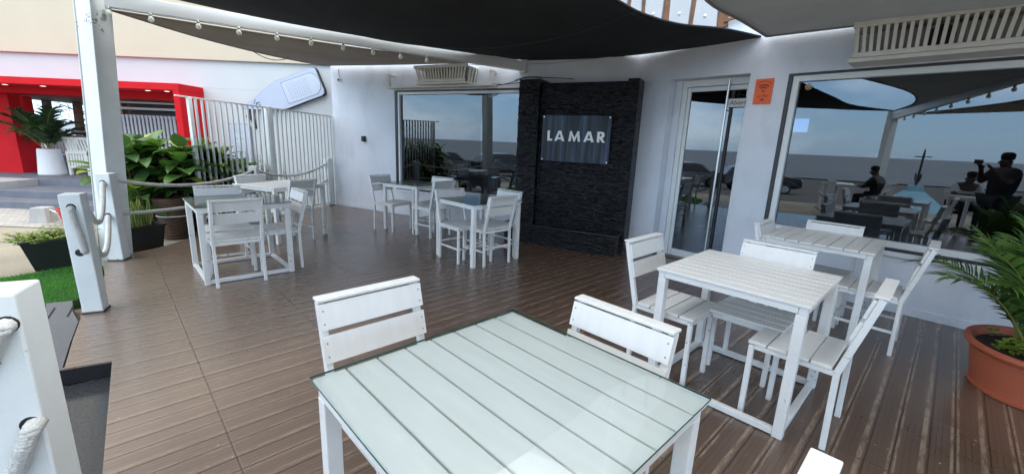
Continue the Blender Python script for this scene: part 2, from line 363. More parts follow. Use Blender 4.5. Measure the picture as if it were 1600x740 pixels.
# deck
edge=[(-1.762,1.553),(-2.582,2.468),(-2.80,2.34),(-2.79,2.37),(-3.10,2.72),(-3.38,3.05),(-3.55,3.22),(-4.15,4.05),(-4.62,4.52),(-4.60,4.85),(-4.52,5.11),(-4.50,5.57),(-4.50,6.73),(-4.36,7.5),(-4.30,8.09),(-4.13,8.54),(-3.93,9.16)]
Lp=lambda s,y=0:(K.x+s*math.cos(AL)-y*math.sin(AL), K.y+s*math.sin(AL)+y*math.cos(AL))
Rp=lambda s,y=0:(K.x+s*math.cos(AR)-y*math.sin(AR), K.y+s*math.sin(AR)+y*math.cos(AR))
poly=edge+[Lp(-6.25,.05),Lp(0,.05),Rp(9,.05)]+[D2W(4,-8),D2W(-1.3,-8),D2W(-1.3,1.2),D2W(-.2,1.2)]
mb=MB(); pd=[W2D(*p) for p in poly]; mb.prism(pd,lambda a,b,d:(a,b,d),-.11,0)
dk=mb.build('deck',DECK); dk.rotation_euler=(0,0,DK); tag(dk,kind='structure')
# granite pit (entrance step) and grey tile beside it
GRAN=mat('dark_granite',(.055,.06,.068),.13,noise=.5,nscale=90,detail=3,bump=.04,bscale=120)
TILE=mat('grey_stone_tile',(.15,.155,.165),.55,noise=.3,nscale=70,bump=.3,bscale=90)
mb=MB(); mb.prism([(-1.66,1.58),(-2.55,2.515),(-2.86,2.26),(-4.2,1.4),(-3.2,-.6),(-.9,-.6)],lambda a,b,d:(a,b,d),-.165,-.112)
tag(mb.build('entrance_step',GRAN),kind='structure')
mb=MB(); mb.prism([(-2.592,2.480),(-2.580,2.462),(-2.815,2.330),(-4.2,1.405),(-4.205,1.418),(-2.82,2.343)],lambda a,b,d:(a,b,d),-.16,-.010)
tag(mb.build('step_riser',mat('black_riser',(.012,.013,.015),.3,noise=.4,nscale=60)),kind='structure')
mb=MB(); mb.prism([(-2.81,2.345),(-4.2,1.42),(-5.4,2.6),(-4.05,3.30),(-3.83,3.42),(-3.60,3.2),(-3.38,3.03),(-3.10,2.70),(-2.80,2.36)],lambda a,b,d:(a,b,d),-.11,-.012)
tag(mb.build('pavement',TILE),kind='structure')
mb=MB()
for i in range(9):   # drain grooves in the tile strip by the turf
    t=i/9; p=Vector((-3.70-t*.95,3.30-t*.42,-.0085)); q=p+Vector((.16,-.20,0))
    mb.bar(p,q,.008,.004)
tag(mb.build('drain_grooves',mat('dark_groove',(.02,.02,.022),.8)),kind='structure')
# paved strip before the neighbour's steps
PAVE=bpy.data.materials.new('pale_brick_paving'); PAVE.use_nodes=True; t=PAVE.node_tree; b=t.nodes['Principled BSDF']; br=t.nodes.new('ShaderNodeTexBrick'); tcx=t.nodes.new('ShaderNodeTexCoord')
br.inputs['Scale'].default_value=5; br.inputs['Color1'].default_value=(.46,.44,.40,1); br.inputs['Color2'].default_value=(.38,.36,.33,1); br.inputs['Mortar'].default_value=(.20,.18,.15,1); br.inputs['Mortar Size'].default_value=.012
t.links.new(tcx.outputs['Object'],br.inputs['Vector']); nn=t.nodes.new('ShaderNodeTexNoise'); nn.inputs['Scale'].default_value=2; nn.inputs['Detail'].default_value=6; t.links.new(tcx.outputs['Object'],nn.inputs['Vector'])
mxx=t.nodes.new('ShaderNodeMixRGB'); mxx.blend_type='MULTIPLY'; mxx.inputs[0].default_value=.5; t.links.new(br.outputs['Color'],mxx.inputs[1]); t.links.new(nn.outputs['Fac'],mxx.inputs[2])
t.links.new(mxx.outputs[0],b.inputs['Base Color']); b.inputs['Roughness'].default_value=.9
bpn=t.nodes.new('ShaderNodeBump'); bpn.inputs['Distance'].default_value=.02; t.links.new(br.outputs['Fac'],bpn.inputs['Height']); bpn.invert=True; t.links.new(bpn.outputs[0],b.inputs['Normal'])
mb=MB(); mb.prism([(-16,6.35),(-7.0,6.35),(-5.9,7.9),(-16,7.9)],lambda a,b,d:(a,b,d),-.14,-.105); tag(mb.build('path',PAVE),kind='structure')
# artificial turf
TURFB=mat('turf_base',(.03,.10,.02),.9,noise=.5,nscale=30)
tp=[(-5.6,3.35),(-5.25,3.85),(-5.07,3.95),(-4.95,4.18),(-4.72,4.40),(-4.3,4.15),(-3.72,3.33),(-3.84,3.43),(-4.05,3.32),(-5.2,2.72)]
tp=[(-6.2,2.9),(-5.5,3.62),(-5.07,3.95),(-4.90,4.25),(-4.72,4.42),(-4.50,4.42),(-3.86,3.49),(-4.05,3.37),(-5.3,2.75)]
mb=MB(); mb.prism(tp,lambda a,b,d:(a,b,d),-.12,-.034); tag(mb.build('turf_base',TURFB),kind='structure')
def inpoly(x,y,P):
    c=False; n=len(P)
    for i in range(n):
        x1,y1=P[i]; x2,y2=P[(i+1)%n]
        if (y1>y)!=(y2>y) and x<(x2-x1)*(y-y1)/(y2-y1)+x1: c=not c
    return c
mb=MB(); rg=random.Random(3)
k=0
while k<16000:
    x=rg.uniform(-6.2,-3.8); y=rg.uniform(2.7,4.45)
    if not inpoly(x,y,tp): continue
    k+=1; a=rg.uniform(0,6.28); h=rg.uniform(.018,.034); l=rg.uniform(-.012,.012); l2=rg.uniform(-.012,.012); wd=.0026
    mb.add([(x-math.cos(a)*wd,y-math.sin(a)*wd,-.034),(x+math.cos(a)*wd,y+math.sin(a)*wd,-.034),(x+l,y+l2,-.034+h)],[(0,1,2)])
tag(mb.build('grass',leafmat('turf_green',(.09,.30,.04),(.05,.19,.03),.5,3),fixn=False),'short bright green artificial turf beside the grey tile edge','grass',kind='stuff')
# white flecks
# ---------------------------------------------------------------- restaurant building
def framed_obj(name,base,ang,label=None,cat=None,group=None): return empty(name,(base[0],base[1],0),ang,label,cat,group)
def shift(mb,dx): return mb
bld=empty('restaurant_building',(K.x,K.y,0),0,'pale grey-blue rendered restaurant with dark windows around the deck','building')
# wall L (local: X right along wall, Y into the building)
def part(name,mb,m,parent,ang=0,bev=0,smooth=False,loc=None):
    o=mb.build(name,m,parent,bev,smooth); o.rotation_euler=(0,0,ang)
    if loc: o.location=loc
    return o
T=.35; TOP=4.6
mb=MB()
def wall_open(mb,s0,s1,z0,z1,openings,y0=0,y1=T):
    """wall with rectangular openings, built as butted blocks"""
    xs=s0
    for (a,b,c,d) in sorted(openings):
        mb.box(xs,a,y0,y1,z0,z1)
        if c>z0: mb.box(a,b,y0,y1,z0,c)
        mb.box(a,b,y0,y1,d,z1); xs=b
    mb.box(xs,s1,y0,y1,z0,z1)
LWIN=(-4.53,-1.80,.50,2.36); 
wall_open(mb,-6.24,.0,-.12,3.05,[LWIN]); wl=part('wall',mb,WALL,bld,AL)
mb=MB(); DOOR=(.49,1.475,-.119,2.395); RWIN=(1.87,5.9,.60,2.355)
wall_open(mb,.0,8.5,-.12,3.05,[DOOR,RWIN]); wr_=part('wall',mb,WALL,bld,AR)
# side return of the left end
mb=MB(); mb.box(-6.24,-5.90,T+.002,3,-.12,3.05); part('wall',mb,WALL,bld,AL)
# plinth band
mb=MB(); mb.box(-6.235,-.01,-.012,-.001,0,.085); part('skirting',mb,WALL,bld,AL,.004)
mb=MB(); mb.box(1.50,8.4,-.012,-.001,0,.085); part('skirting',mb,WALL,bld,AR,.004)
# upper storey
mb=MB(); mb.box(-6.24,0,.25,.6,3.053,6); part('upper_wall',mb,mat('upper_render',(.62,.60,.56),.9,noise=.15,nscale=3,bump=.5,bscale=20),bld,AL)
mb=MB(); mb.box(0,8.5,.25,.6,3.053,6); part('upper_wall',mb,bpy.data.materials['upper_render'],bld,AR)
# floor slab + inner room (dark)
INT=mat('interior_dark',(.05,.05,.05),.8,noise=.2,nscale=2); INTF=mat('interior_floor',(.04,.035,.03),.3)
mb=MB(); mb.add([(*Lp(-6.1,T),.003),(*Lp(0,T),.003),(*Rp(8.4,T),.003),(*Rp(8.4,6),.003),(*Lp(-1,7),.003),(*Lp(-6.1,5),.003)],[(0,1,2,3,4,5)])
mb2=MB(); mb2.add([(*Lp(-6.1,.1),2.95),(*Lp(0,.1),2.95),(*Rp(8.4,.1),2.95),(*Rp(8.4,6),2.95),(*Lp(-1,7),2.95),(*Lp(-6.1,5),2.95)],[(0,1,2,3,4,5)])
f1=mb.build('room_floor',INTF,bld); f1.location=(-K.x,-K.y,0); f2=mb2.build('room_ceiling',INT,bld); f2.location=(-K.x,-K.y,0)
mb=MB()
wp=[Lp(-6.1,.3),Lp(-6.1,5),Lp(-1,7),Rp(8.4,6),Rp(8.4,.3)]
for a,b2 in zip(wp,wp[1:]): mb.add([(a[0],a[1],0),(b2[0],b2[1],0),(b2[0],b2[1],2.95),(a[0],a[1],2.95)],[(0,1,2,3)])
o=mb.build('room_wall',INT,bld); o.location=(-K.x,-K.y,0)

def window(s0,s1,z0,z1,ang,ydepth=.07,fwid=.055,dark=.045,name='window',right_dark=True,mull=None):
    o=MB(); o.box(s0,s0+dark,.006,.14,z0,z1); o.box(s0+dark,s1,.006,.14,z1-dark*.55,z1)
    o.box(s0+dark,s1,.006,.14,z0,z0+.03)
    if right_dark: o.box(s1-dark*.6,s1,.006,.14,z0+.03,z1-dark*.55)
    fr=part(name,o,DARKF,bld,ang,.002)
    a,b_,c,d=s0+dark+.002,s1-(dark*.6 if right_dark else 0)-.002,z0+.032,z1-dark*.55-.002
    f=MB(); f.box(a,a+fwid,.02,.12,c,d); f.box(b_-fwid,b_,.02,.12,c,d); f.box(a+fwid,b_-fwid,.02,.12,d-fwid,d); f.box(a+fwid,b_-fwid,.02,.12,c,c+fwid)
    if mull:
        for mm in mull: f.box(mm-.03,mm+.03,.02,.12,c+fwid,d-fwid)
    ff=f.build('frame',FRAME,fr,.003)
    gl=MB(); gl.box(a+fwid-.004,b_-fwid+.004,ydepth,ydepth+.008,c+fwid-.004,d-fwid+.004); gg=gl.build('pane',WGLASS,fr)
    return fr
window(*LWIN,AL,fwid=.045,dark=.05)
window(*RWIN,AR,fwid=.06,dark=.04)
# door: recessed, frame, pane, long tube handle
d0,d1,dz0,dz1=.49,1.475,0,2.395
mb=MB(); mb.box(d0+.10,d0+.165,.17,.24,.005,dz1-.09); mb.box(d1-.075,d1-.005,.17,.24,.005,dz1-.09); mb.box(d0+.10,d1-.005,.17,.24,dz1-.088,dz1-.005); 
dr=part('door',mb,FRAME,bld,AR,.003)
mb=MB(); mb.box(d0+.005,d0+.098,.15,.26,.0,dz1-.002); part('door_jamb',mb,WALL,bld,AR)
mb=MB(); mb.box(d0+.168,d0+.215,.185,.228,.01,dz1-.095); mb.box(d0+.218,d1-.22,.185,.228,.01,.105); mb.box(d0+.218,d1-.08,.185,.228,dz1-.15,dz1-.095)
mb.build('leaf_frame',FRAME,dr,.003)
mb=MB(); mb.box(d0+.21,d1-.25,.203,.211,.10,dz1-.14); mb.build('pane',WGLASS,dr)
mb=MB(); mb.box(d1-.247,d1-.225,.190,.226,.01,dz1-.155); mb.build('mullion',DARKF,dr,.002)
mb=MB(); mb.box(d1-.222,d1-.08,.212,.218,.10,dz1-.15); mb.build('pane',WGLASS,dr)
mb=MB(); mb.tube([(d1-.275,.13,.10),(d1-.275,.13,2.36)],.015,16); 
for z in (.45,2.0): mb.tube([(d1-.275,.13,z),(d1-.275,.20,z)],.009,8)
mb.build('handle',CHROME,dr,smooth=False)
mb=MB(); mb.tube([(d1-.20,.27,.12),(d1-.20,.27,2.25)],.017,16); mb.build('handle',CHROME,dr)
mb=MB(); mb.box(d1-.045,d1-.025,.160,.172,1.02,1.13); mb.build('lock',BLACK,dr,.003)
mb=MB(); mb.box(d0,d1,.02,.34,-.02,.012); part('threshold',mb,mat('threshold_tile',(.08,.05,.04),.4),bld,AR)
# left window sill ledge
mb=MB(); mb.box(-4.56,-1.78,-.02,.004,.455,.498); part('window_sill',mb,WALL,bld,AL,.004)
mb=MB(); mb.box(1.85,5.9,-.03,.004,.555,.598); part('window_sill',mb,WALL,bld,AR,.004)

# text helper: converts to mesh, extruded
def text_obj(name,body,size,m,parent,loc,rot,ext=.004,font_bold=0,align='CENTER',shear=0,sx=1,spacing=1):
    c=bpy.data.curves.new(name,'FONT'); c.body=body; c.size=size; c.extrude=ext; c.align_x=align; c.align_y='CENTER'; c.offset=font_bold; c.shear=shear; c.space_character=spacing; c.resolution_u=3
    tmp=bpy.data.objects.new(name+'_t',c); col.objects.link(tmp)
    dg=bpy.context.evaluated_depsgraph_get(); me=bpy.data.meshes.new_from_object(tmp.evaluated_get(dg)); me.name=name
    bpy.data.objects.remove(tmp); me.materials.clear(); me.materials.append(m)
    o=bpy.data.objects.new(name,me); col.objects.link(o); o.parent=parent; o.location=loc; o.rotation_euler=rot; o.scale=(sx,1,1)
    return o
# ---------------------------------------------------------------- black water-wall feature with sign
ft=empty('water_wall',(K.x,K.y,0),AL,'tall black split-stone water wall standing between the window and the door','water feature')
mb=MB(); mb.box(-1.345,-.055,-.30,-.004,.0,2.375); mb.build('stone_panel',STONE,ft)
mb=MB(); mb.box(-1.69,-1.348,-.36,-.004,0,2.43); mb.build('stone_pillar',STONE,ft)
mb=MB(); mb.box(-.052,.10,-.36,-.004,0,2.40); mb.build('stone_pillar',STONE,ft)
mb=MB(); mb.box(-1.69,.055,-.67,-.63,0,.275); mb.box(-1.69,-1.65,-.628,-.362,0,.275); mb.box(.015,.055,-.628,-.362,0,.275)
mb.box(-1.648,.013,-.628,-.362,0,.19); mb.build('basin',STONE,ft)
mb=MB(); mb.box(-1.71,.075,-.69,-.61,.277,.295); mb.box(-1.71,-1.63,-.608,-.364,.277,.295); mb.box(-.005,.075,-.608,-.364,.277,.295); mb.build('coping',mat('black_granite',(.02,.021,.024),.25,noise=.3,nscale=80),ft,.003)
# thin rough courses of split stone in real relief
rg=random.Random(5); mb=MB()
def courses(x0,x1,y,z0,z1):
    z=z0
    while z<z1-.012:
        h=rg.uniform(.011,.026); x=x0
        while x<x1-.01:
            l=min(rg.uniform(.03,.16),x1-x); d=rg.uniform(.002,.026)
            mb.box(x+.001,x+l-.001,y-d,y+.001,z+.001,min(z+h,z1)-.001); x+=l
        z+=h
courses(-1.345,-1.285,-.30,.20,2.37); courses(-.23,-.055,-.30,.20,2.37); courses(-1.285,-.23,-.30,.20,1.24); courses(-1.285,-.23,-.30,1.93,2.37)
courses(-1.69,-1.348,-.36,.30,2.42); courses(-.052,.10,-.36,.30,2.39); courses(-1.69,.055,-.67,.0,.27)
mb.build('stone_courses',STONE,ft)
PLQ=bpy.data.materials.new('wet_acrylic_plaque'); PLQ.use_nodes=True; t=PLQ.node_tree; b=t.nodes['Principled BSDF']; N=t.nodes.new; L=t.links.new
tcx=N('ShaderNodeTexCoord'); mpx=N('ShaderNodeMapping'); mpx.inputs['Scale'].default_value=(9,1,.55); nn=N('ShaderNodeTexNoise'); nn.inputs['Scale'].default_value=1.3; nn.inputs['Detail'].default_value=5; L(tcx.outputs['Object'],mpx.inputs[0]); L(mpx.outputs[0],nn.inputs['Vector'])
rr=N('ShaderNodeValToRGB'); rr.color_ramp.elements[0].position=.44; rr.color_ramp.elements[0].color=(.008,.011,.018,1); rr.color_ramp.elements[1].position=.74; rr.color_ramp.elements[1].color=(.07,.11,.18,1); L(nn.outputs['Fac'],rr.inputs[0]); L(rr.outputs[0],b.inputs['Base Color']); b.inputs['Roughness'].default_value=.3; b.inputs['Specular IOR Level'].default_value=.25
sg=empty('sign_plaque',(*Lp(-.755,-.345),1.58),AL,'clear grey-blue plaque with white capitals LA MAR on the black stone wall','sign')
mb=MB(); mb.box(-.525,.525,-.006,.006,-.335,.335); mb.build('panel',PLQ,sg,.002)
LET=mat('white_letter',(.88,.89,.89),.4)
def glyph(polys,x,zb,h,sx=1):
    mb=MB(); yy=0
    for k,P in enumerate(polys): mb.prism([(x+a*h*sx,zb+b*h) for a,b in P],lambda a,b,d:(a,d,b),-.020-.0008*k,-.0075)
    return mb.build('letter',LET,sg)
gL=[[(0,0),(.52,0),(.52,.2),(.24,.2),(.24,1),(0,1)]]
gA=[[(0,0),(.25,0),(.54,.78),(.54,1),(.38,1)],[(.541,1),(.541,.78),(.80,0),(1.06,0),(.68,1)],[(.27,.17),(.79,.17),(.73,.34),(.33,.34)]]
gM=[[(0,0),(.24,0),(.32,.62),(.30,1),(.14,1)],[(.301,1),(.32,.62),(.55,0),(.67,0),(.61,.34)],[(.67,0),(.90,.62),(.92,1),(.61,.34)],[(.921,1),(.90,.62),(.98,0),(1.22,0),(1.08,1)]]
gR=[[(0,0),(.24,0),(.24,1),(0,1)],[(.241,.82),(.241,1),(.48,1),(.64,.93),(.70,.80),(.46,.70),(.42,.79)],[(.46,.70),(.70,.80),(.72,.68),(.66,.50),(.52,.41),(.241,.40),(.241,.57),(.42,.59)],[(.30,.40),(.52,.41),(.80,0),(.53,0),(.25,.39)]]
zb=-.035; HT=.148
glyph(gL,-.43,zb,HT); glyph(gA,-.315,zb,HT); glyph(gM,-.095,zb,HT); glyph(gA,.135,zb,HT); glyph(gR,.335,zb,HT)
mb=MB()
for x,z in ((-.50,.31),(.50,.31),(-.50,-.31),(.50,-.31)): mb.tube([(x,-.006,z),(x,-.016,z)],.009,12)
mb.build('fixing_stud',CHROME,sg)
# ---------------------------------------------------------------- small things on the walls
o=MB(); o.box(-.04,.04,-.05,0,-.055,.055); o=o.build('wall_light',BLACK,None,.004); o.location=(*Lp(-5.35,-.004),1.44); o.rotation_euler=(0,0,AL); tag(o,'small black box light on the pale wall left of the window','wall light')
cm=empty('security_camera',(*Lp(-5.96,-.004),2.58),AL,'small white outdoor camera hanging under the left corner of the taupe sail','camera')
mb=MB(); mb.box(-.03,.03,-.05,0,-.03,.05); mb.build('body',LEDW,cm,.006)
mb=MB(); mb.tube([(0,-.05,.0),(0,-.066,.0)],.02,16); mb.build('lens',BLACK,cm)
mb=MB(); mb.tube([(0,-.02,.05),(-.02,-.02,.14),(-.01,-.02,.22)],.005,6); mb.build('cable',CABLE,cm)
# poster
po=empty('wifi_poster',(*Rp(1.642,-.004),2.182),AR,'orange rectangular wi-fi notice on the wall between the door and the big window','poster')
OR=mat('orange_print',(.80,.14,.035),.6); DR=mat('dark_red_print',(.34,.03,.012),.7)
mb=MB(); mb.box(-.093,.093,-.008,0,-.138,.138); mb.build('board',OR,po,.001)
mb=MB()
def arc(r0,r1,cz,a0=45,a1=135,n=14,y0=-.0105,y1=-.0082,cx=0):
    pts=[(cx+r1*math.cos(R(a0+(a1-a0)*i/n)),cz+r1*math.sin(R(a0+(a1-a0)*i/n))) for i in range(n+1)]+[(cx+r0*math.cos(R(a1-(a1-a0)*i/n)),cz+r0*math.sin(R(a1-(a1-a0)*i/n))) for i in range(n+1)]
    mb.prism(pts,lambda a,b,d:(a,d,b),y0,y1)
arc(.062,.080,.0); arc(.036,.052,.0)
mb.lathe([(0,0),(.011,0)],16) if False else None
arc(0,.012,.002,0,359,20); mb.build('wifi_symbol',DR,po)
mb=MB(); arc(.100,.106,.008,40,140); mb.build('border_line',DR,po)
text_obj('wording','La Mar',.042,DR,po,(0,-.009,-.052),(R(90),0,0),.001,shear=.3)
mb=MB(); mb.prism([(-.026,-.10),(.026,-.10),(.010,-.078),(-.010,-.078)],lambda a,b,d:(a,d,b),-.0105,-.0082); mb.build('emblem',DR,po)
ho=empty('door_sign',(*Rp(1.325,.155),2.085),AR,'pale hanging plate lettered Abierto behind the long door handle','sign')
mb=MB(); mb.box(-.14,.14,-.004,.004,-.05,.05); mb.build('plate',mat('plate_white',(.6,.6,.58),.5),ho,.002)
text_obj('wording','Abierto',.075,BLACK,ho,(.02,-.006,.0),(R(90),0,0),.001,shear=.25)
mb=MB(); mb.tube([(-.12,0,.05),(0,0,.11),(.12,0,.05)],.0025,6); mb.build('string',CABLE,ho)
st=empty('window_sticker',(*Rp(2.06,.066),2.215),AR,'small round gold sticker in the top left corner of the big window','sticker')
mb=MB(); arc(.026,.032,0,0,360,28,-.002,0); arc(0,.010,0,0,359,12,-.002,0)
for k in range(5):
    a=R(90+72*k); arc(0,.007,.018*math.sin(a),0,359,8,-.002,0,cx=.018*math.cos(a))
mb.build('emblem',mat('gold_print',(.55,.36,.16),.5),st)
# ---------------------------------------------------------------- air-conditioner cages
def cage(name,s0,s1,z0,z1,ang,base,dep,label,n,flare=.04):
    c=empty(name,(*base(s0),0),ang,label,'air conditioner cage'); W=s1-s0
    mb=MB(); mb.box(-.03,W+.03,-dep-.02,-.004,z0-.035,z0); mb.build('base_board',BEIGE,c,.004)
    mb=MB(); mb.box(-flare,W+flare,-dep-.055,-dep-.02,z1,z1+.05); mb.box(-flare,W+flare,-dep-.018,-.004,z1+.002,z1+.02); mb.build('top_rail',BEIGE,c,.004)
    mb=MB(); mb.box(0,W,-dep-.035,-dep,z0+.002,z0+.045); mb.build('bottom_rail',BEIGE,c,.004)
    for i in range(n):
        x=W*(i+.5)/n; t=(x/W-.5)*2
        mb=MB(); mb.bar((x,-dep-.02,z0+.045),(x+t*flare*.8,-dep-.036,z1),W/n*.52,.014,(0,1,0)); mb.build('slat',BEIGE,c,.002)
    for sx,sg_ in ((0,-1),(W,1)):
        for k in range(3):
            mb=MB(); y=-dep*(.15+.3*k); mb.bar((sx,y,z0+.004),(sx+sg_*flare*.8,y,z1),.014,.045,(0,1,0)); mb.build('slat',BEIGE,c,.002)
    mb=MB(); mb.box(.1,W-.08,-dep+.06,-.03,z0+.02,z1-.03); u=mb.build('air_conditioner',mat('unit_casing',(.30,.30,.29),.5) if 'unit_casing' not in bpy.data.materials else bpy.data.materials['unit_casing'],c,.012)
    mb=MB(); mb.tube([(W*.5,-dep+.058,(z0+z1)/2),(W*.5,-dep+.05,(z0+z1)/2)],(z1-z0)*.36,24); mb.build('fan_grille',BLACK,u)
    return c
cage('air_conditioner_cage',-3.70,-2.72,2.44,2.66,AL,Lp,.30,'small beige slatted box over the left window',18,.06)
cage('air_conditioner_cage',2.46,3.60,2.40,2.66,AR,Rp,.30,'big beige slatted box over the right window',22,.03)
sh=empty('wall_shelf',(*Lp(-4.54),0),AL,'long beige timber shelf with upright brackets over the left window','shelf')
mb=MB(); mb.box(0,2.25,-.20,-.004,2.375,2.402); mb.build('board',BEIGE,sh,.003)
for x in (.01,2.20): 
    mb=MB(); mb.box(x,x+.05,-.18,-.13,2.404,2.62); mb.box(x,x+.05,-.128,-.006,2.58,2.62); mb.build('bracket',BEIGE,sh,.003)
mb=MB(); mb.box(1.78,1.82,-.18,-.15,2.404,2.66); mb.build('bracket',BEIGE,sh,.003)
# loose cables above left window
mb=MB()
def sagline(p,q,s,n=14,rg=None):
    p=Vector(p);q=Vector(q); return [p.lerp(q,i/n)+Vector((0,0,-s*4*(i/n)*(1-i/n))) for i in range(n+1)]
for a,b_,s in (((*Lp(-2.4,-.03),2.43),(*Lp(-1.72,-.03),2.46),.03),((*Lp(-2.3,-.02),2.40),(*Lp(-1.6,-.37),2.46),.02),((*Lp(-1.95,-.02),2.47),(*Lp(-1.35,-.30),2.455),-.03),((*Lp(-1.7,-.37),2.44),(*Lp(-.85,-.31),2.42),-.015)):
    mb.tube(sagline(a,b_,s),.006,6)
tag(mb.build('cable_run',CABLE),'loose black cables looping over the top of the black stone wall','cable')
mb=MB()
pts=[(*Lp(-3.75,-.03),2.70),(*Lp(-3.2,-.36),2.73),(*Lp(-2.4,-.1),2.70),(*Lp(-1.3,-.02),2.70),(*Lp(-.4,-.02),2.75)]
mb.tube(pts,.0035,5); tag(mb.build('wire',mat('pale_wire',(.45,.45,.45),.5)),'thin pale wire stapled along the wall above the black stone','wire')
# ---------------------------------------------------------------- weathered boards over the corner
fc=empty('board_facade',(K.x,K.y,0),AR,'weathered white boards with brown sides and round knobs high above the door','facade')
bd=[(-.62,-.28,3.22,1),(-.22,-.02,3.16,0),(.04,.28,3.13,1),(.40,.66,3.07,1),(.72,1.02,2.985,0)]
mb=MB(); mb.box(-.9,1.5,.03,.20,2.93,2.99); mb.build('ledge',mat('grey_cement',(.42,.41,.40),.9,noise=.2,nscale=6),fc,.01)
for (a,b_,z,k) in bd:
    mb=MB(); tp_=.03 if k else -.05
    mb.prism([(a,z-.06),(b_,z-.04),(b_+tp_,3.95),(a-tp_,3.95)],lambda x,zz,d:(x,d,zz),-.06,-.02); bo=mb.build('board',SHINGLE,fc,.003)
    mb=MB(); mb.prism([(b_+.008,z-.05),(b_+.12,z-.04),(b_+.05+tp_,3.95),(b_+.008+tp_,3.95)],lambda x,zz,d:(x,d,zz),-.04,.10); mb.build('side_board',BROWN,fc,.003)
    mb=MB(); mb.lathe([(0,.014),(.012,.012),(.020,.004),(.022,0)],14); kb=mb.build('knob',LEDW,bo,smooth=True); kb.rotation_euler=(R(90),0,0); kb.location=((a+b_)/2,-.061,z+.11)
mb=MB(); mb.bar((1.10,-.05,3.00),(1.45,-.05,3.05),.03,.03); mb.build('trim',BROWN,fc)

# ---------------------------------------------------------------- timber tie post, beam, bulbs
pb=Vector((-4.70,4.76,-.12)); pt=Vector((-4.62,4.93,3.1))
pp=empty('shade_post',(pb.x,pb.y,-.12),0,'tall square off-white post holding up the shade sails','post')
mb=MB(); dlt=pt-pb
ax=Vector((math.cos(R(28)),math.sin(R(28)),0))
def skewpost(mb,o,t,w,rz,w2=None):
    w2=w2 or w; c,s=math.cos(rz),math.sin(rz)
    q=[(-1,-1),(1,-1),(1,1),(-1,1)]
    vs=[(o[0]+(a*c-b*s)*w/2,o[1]+(a*s+b*c)*w/2,o[2]) for a,b in q]+[(t[0]+(a*c-b*s)*w2/2,t[1]+(a*s+b*c)*w2/2,t[2]) for a,b in q]
    mb.add(vs,[(3,2,1,0),(4,5,6,7),(0,1,5,4),(1,2,6,5),(2,3,7,6),(3,0,4,7)])
skewpost(mb,(0,0,0),tuple(dlt),.215,R(-8)); mb.build('shaft',POSTW,pp,.006)
mb=MB(); c,s=math.cos(R(-8)),math.sin(R(-8))
for off in (-.085,):
    a=Vector((off*c+.109*s, off*s-.109*c,0)); mb.bar(a+Vector((0,0,.02)),a+dlt,.012,.006,(0,1,0))
mb.build('cover_strip',mat('grey_groove',(.35,.38,.38),.6),pp)
bm0=Vector((-4.60,4.95,2.83)); bm1=Vector((.09,7.07,2.675))
be=empty('shade_beam',bm0,0,'long white beam running from the post to the wall under the charcoal sail','beam')
mb=MB(); mb.bar((0,0,0),bm1-bm0,.10,.145); mb.build('shaft',FRAME,be,.004)
mb=MB(); mb.bar(bm1-bm0-Vector((.05,.02,0)),bm1-bm0+Vector((.0,.03,0)),.14,.20); mb.build('wall_bracket',FRAME,be,.004)
bulbs=[(-4.506,4.993,2.692),(-4.176,5.144,2.66),(-3.78,5.326,2.694),(-3.418,5.492,2.671),(-3.054,5.659,2.624),(-2.706,5.818,2.634),(-2.359,5.977,2.63),(-2.019,6.133,2.61),(-1.685,6.286,2.594),(-1.354,6.438,2.583)]
BULB=leafmat('frosted_bulb',(.86,.87,.87),(.84,.86,.86),.2)
fl=empty('festoon_cable',bm0,0,'pale festoon cable strung along the underside of the beam','cable')
mb=MB(); prev=None; off=Vector((.03,-.07,0))
pts=[]
for i,bq in enumerate(bulbs):
    t=(bq[0]-bm0.x)/(bm1.x-bm0.x); zc=bm0.z+(bm1.z-bm0.z)*t-.078
    if pts: pts.append(pts[-1].lerp(Vector((bq[0],bq[1],zc))+off,.5)-Vector((0,0,.012)))
    pts.append(Vector((bq[0],bq[1],zc))+off)
mb.tube([p-bm0 for p in pts],.005,6); mb.build('cable',mat('pale_cable',(.4,.42,.42),.5),fl)
ords=['first','second','third','fourth','fifth','sixth','seventh','eighth','ninth','tenth']
def make_bulb():
    r=empty('light_bulb',(0,0,0))
    mb=MB(); mb.lathe([(0,-.034),(.014,-.031),(.024,-.022),(.029,-.008),(.028,.004),(.021,.017),(.015,.027),(.014,.032)],20); mb.build('globe',BULB,r,smooth=True)
    mb=MB(); mb.lathe([(.015,.030),(.016,.032),(.016,.058),(.009,.062),(.0,.063)],16); mb.build('socket',BRASS,r,smooth=True)
    return r
bproto=make_bulb(); index_kids()
for i,bq in enumerate(bulbs):
    o=bproto if i==0 else copy_tree(bproto); t=(bq[0]-bm0.x)/(bm1.x-bm0.x); zc=bm0.z+(bm1.z-bm0.z)*t-.078
    o.location=(bq[0]+off.x,bq[1]+off.y,zc-.062); o.rotation_euler=(R(random.uniform(-4,4)),R(random.uniform(-4,4)),0)
    tag(o,f'white festoon bulb, {ords[i]} from the post, hanging under the beam','light bulb','festoon bulbs under the beam')

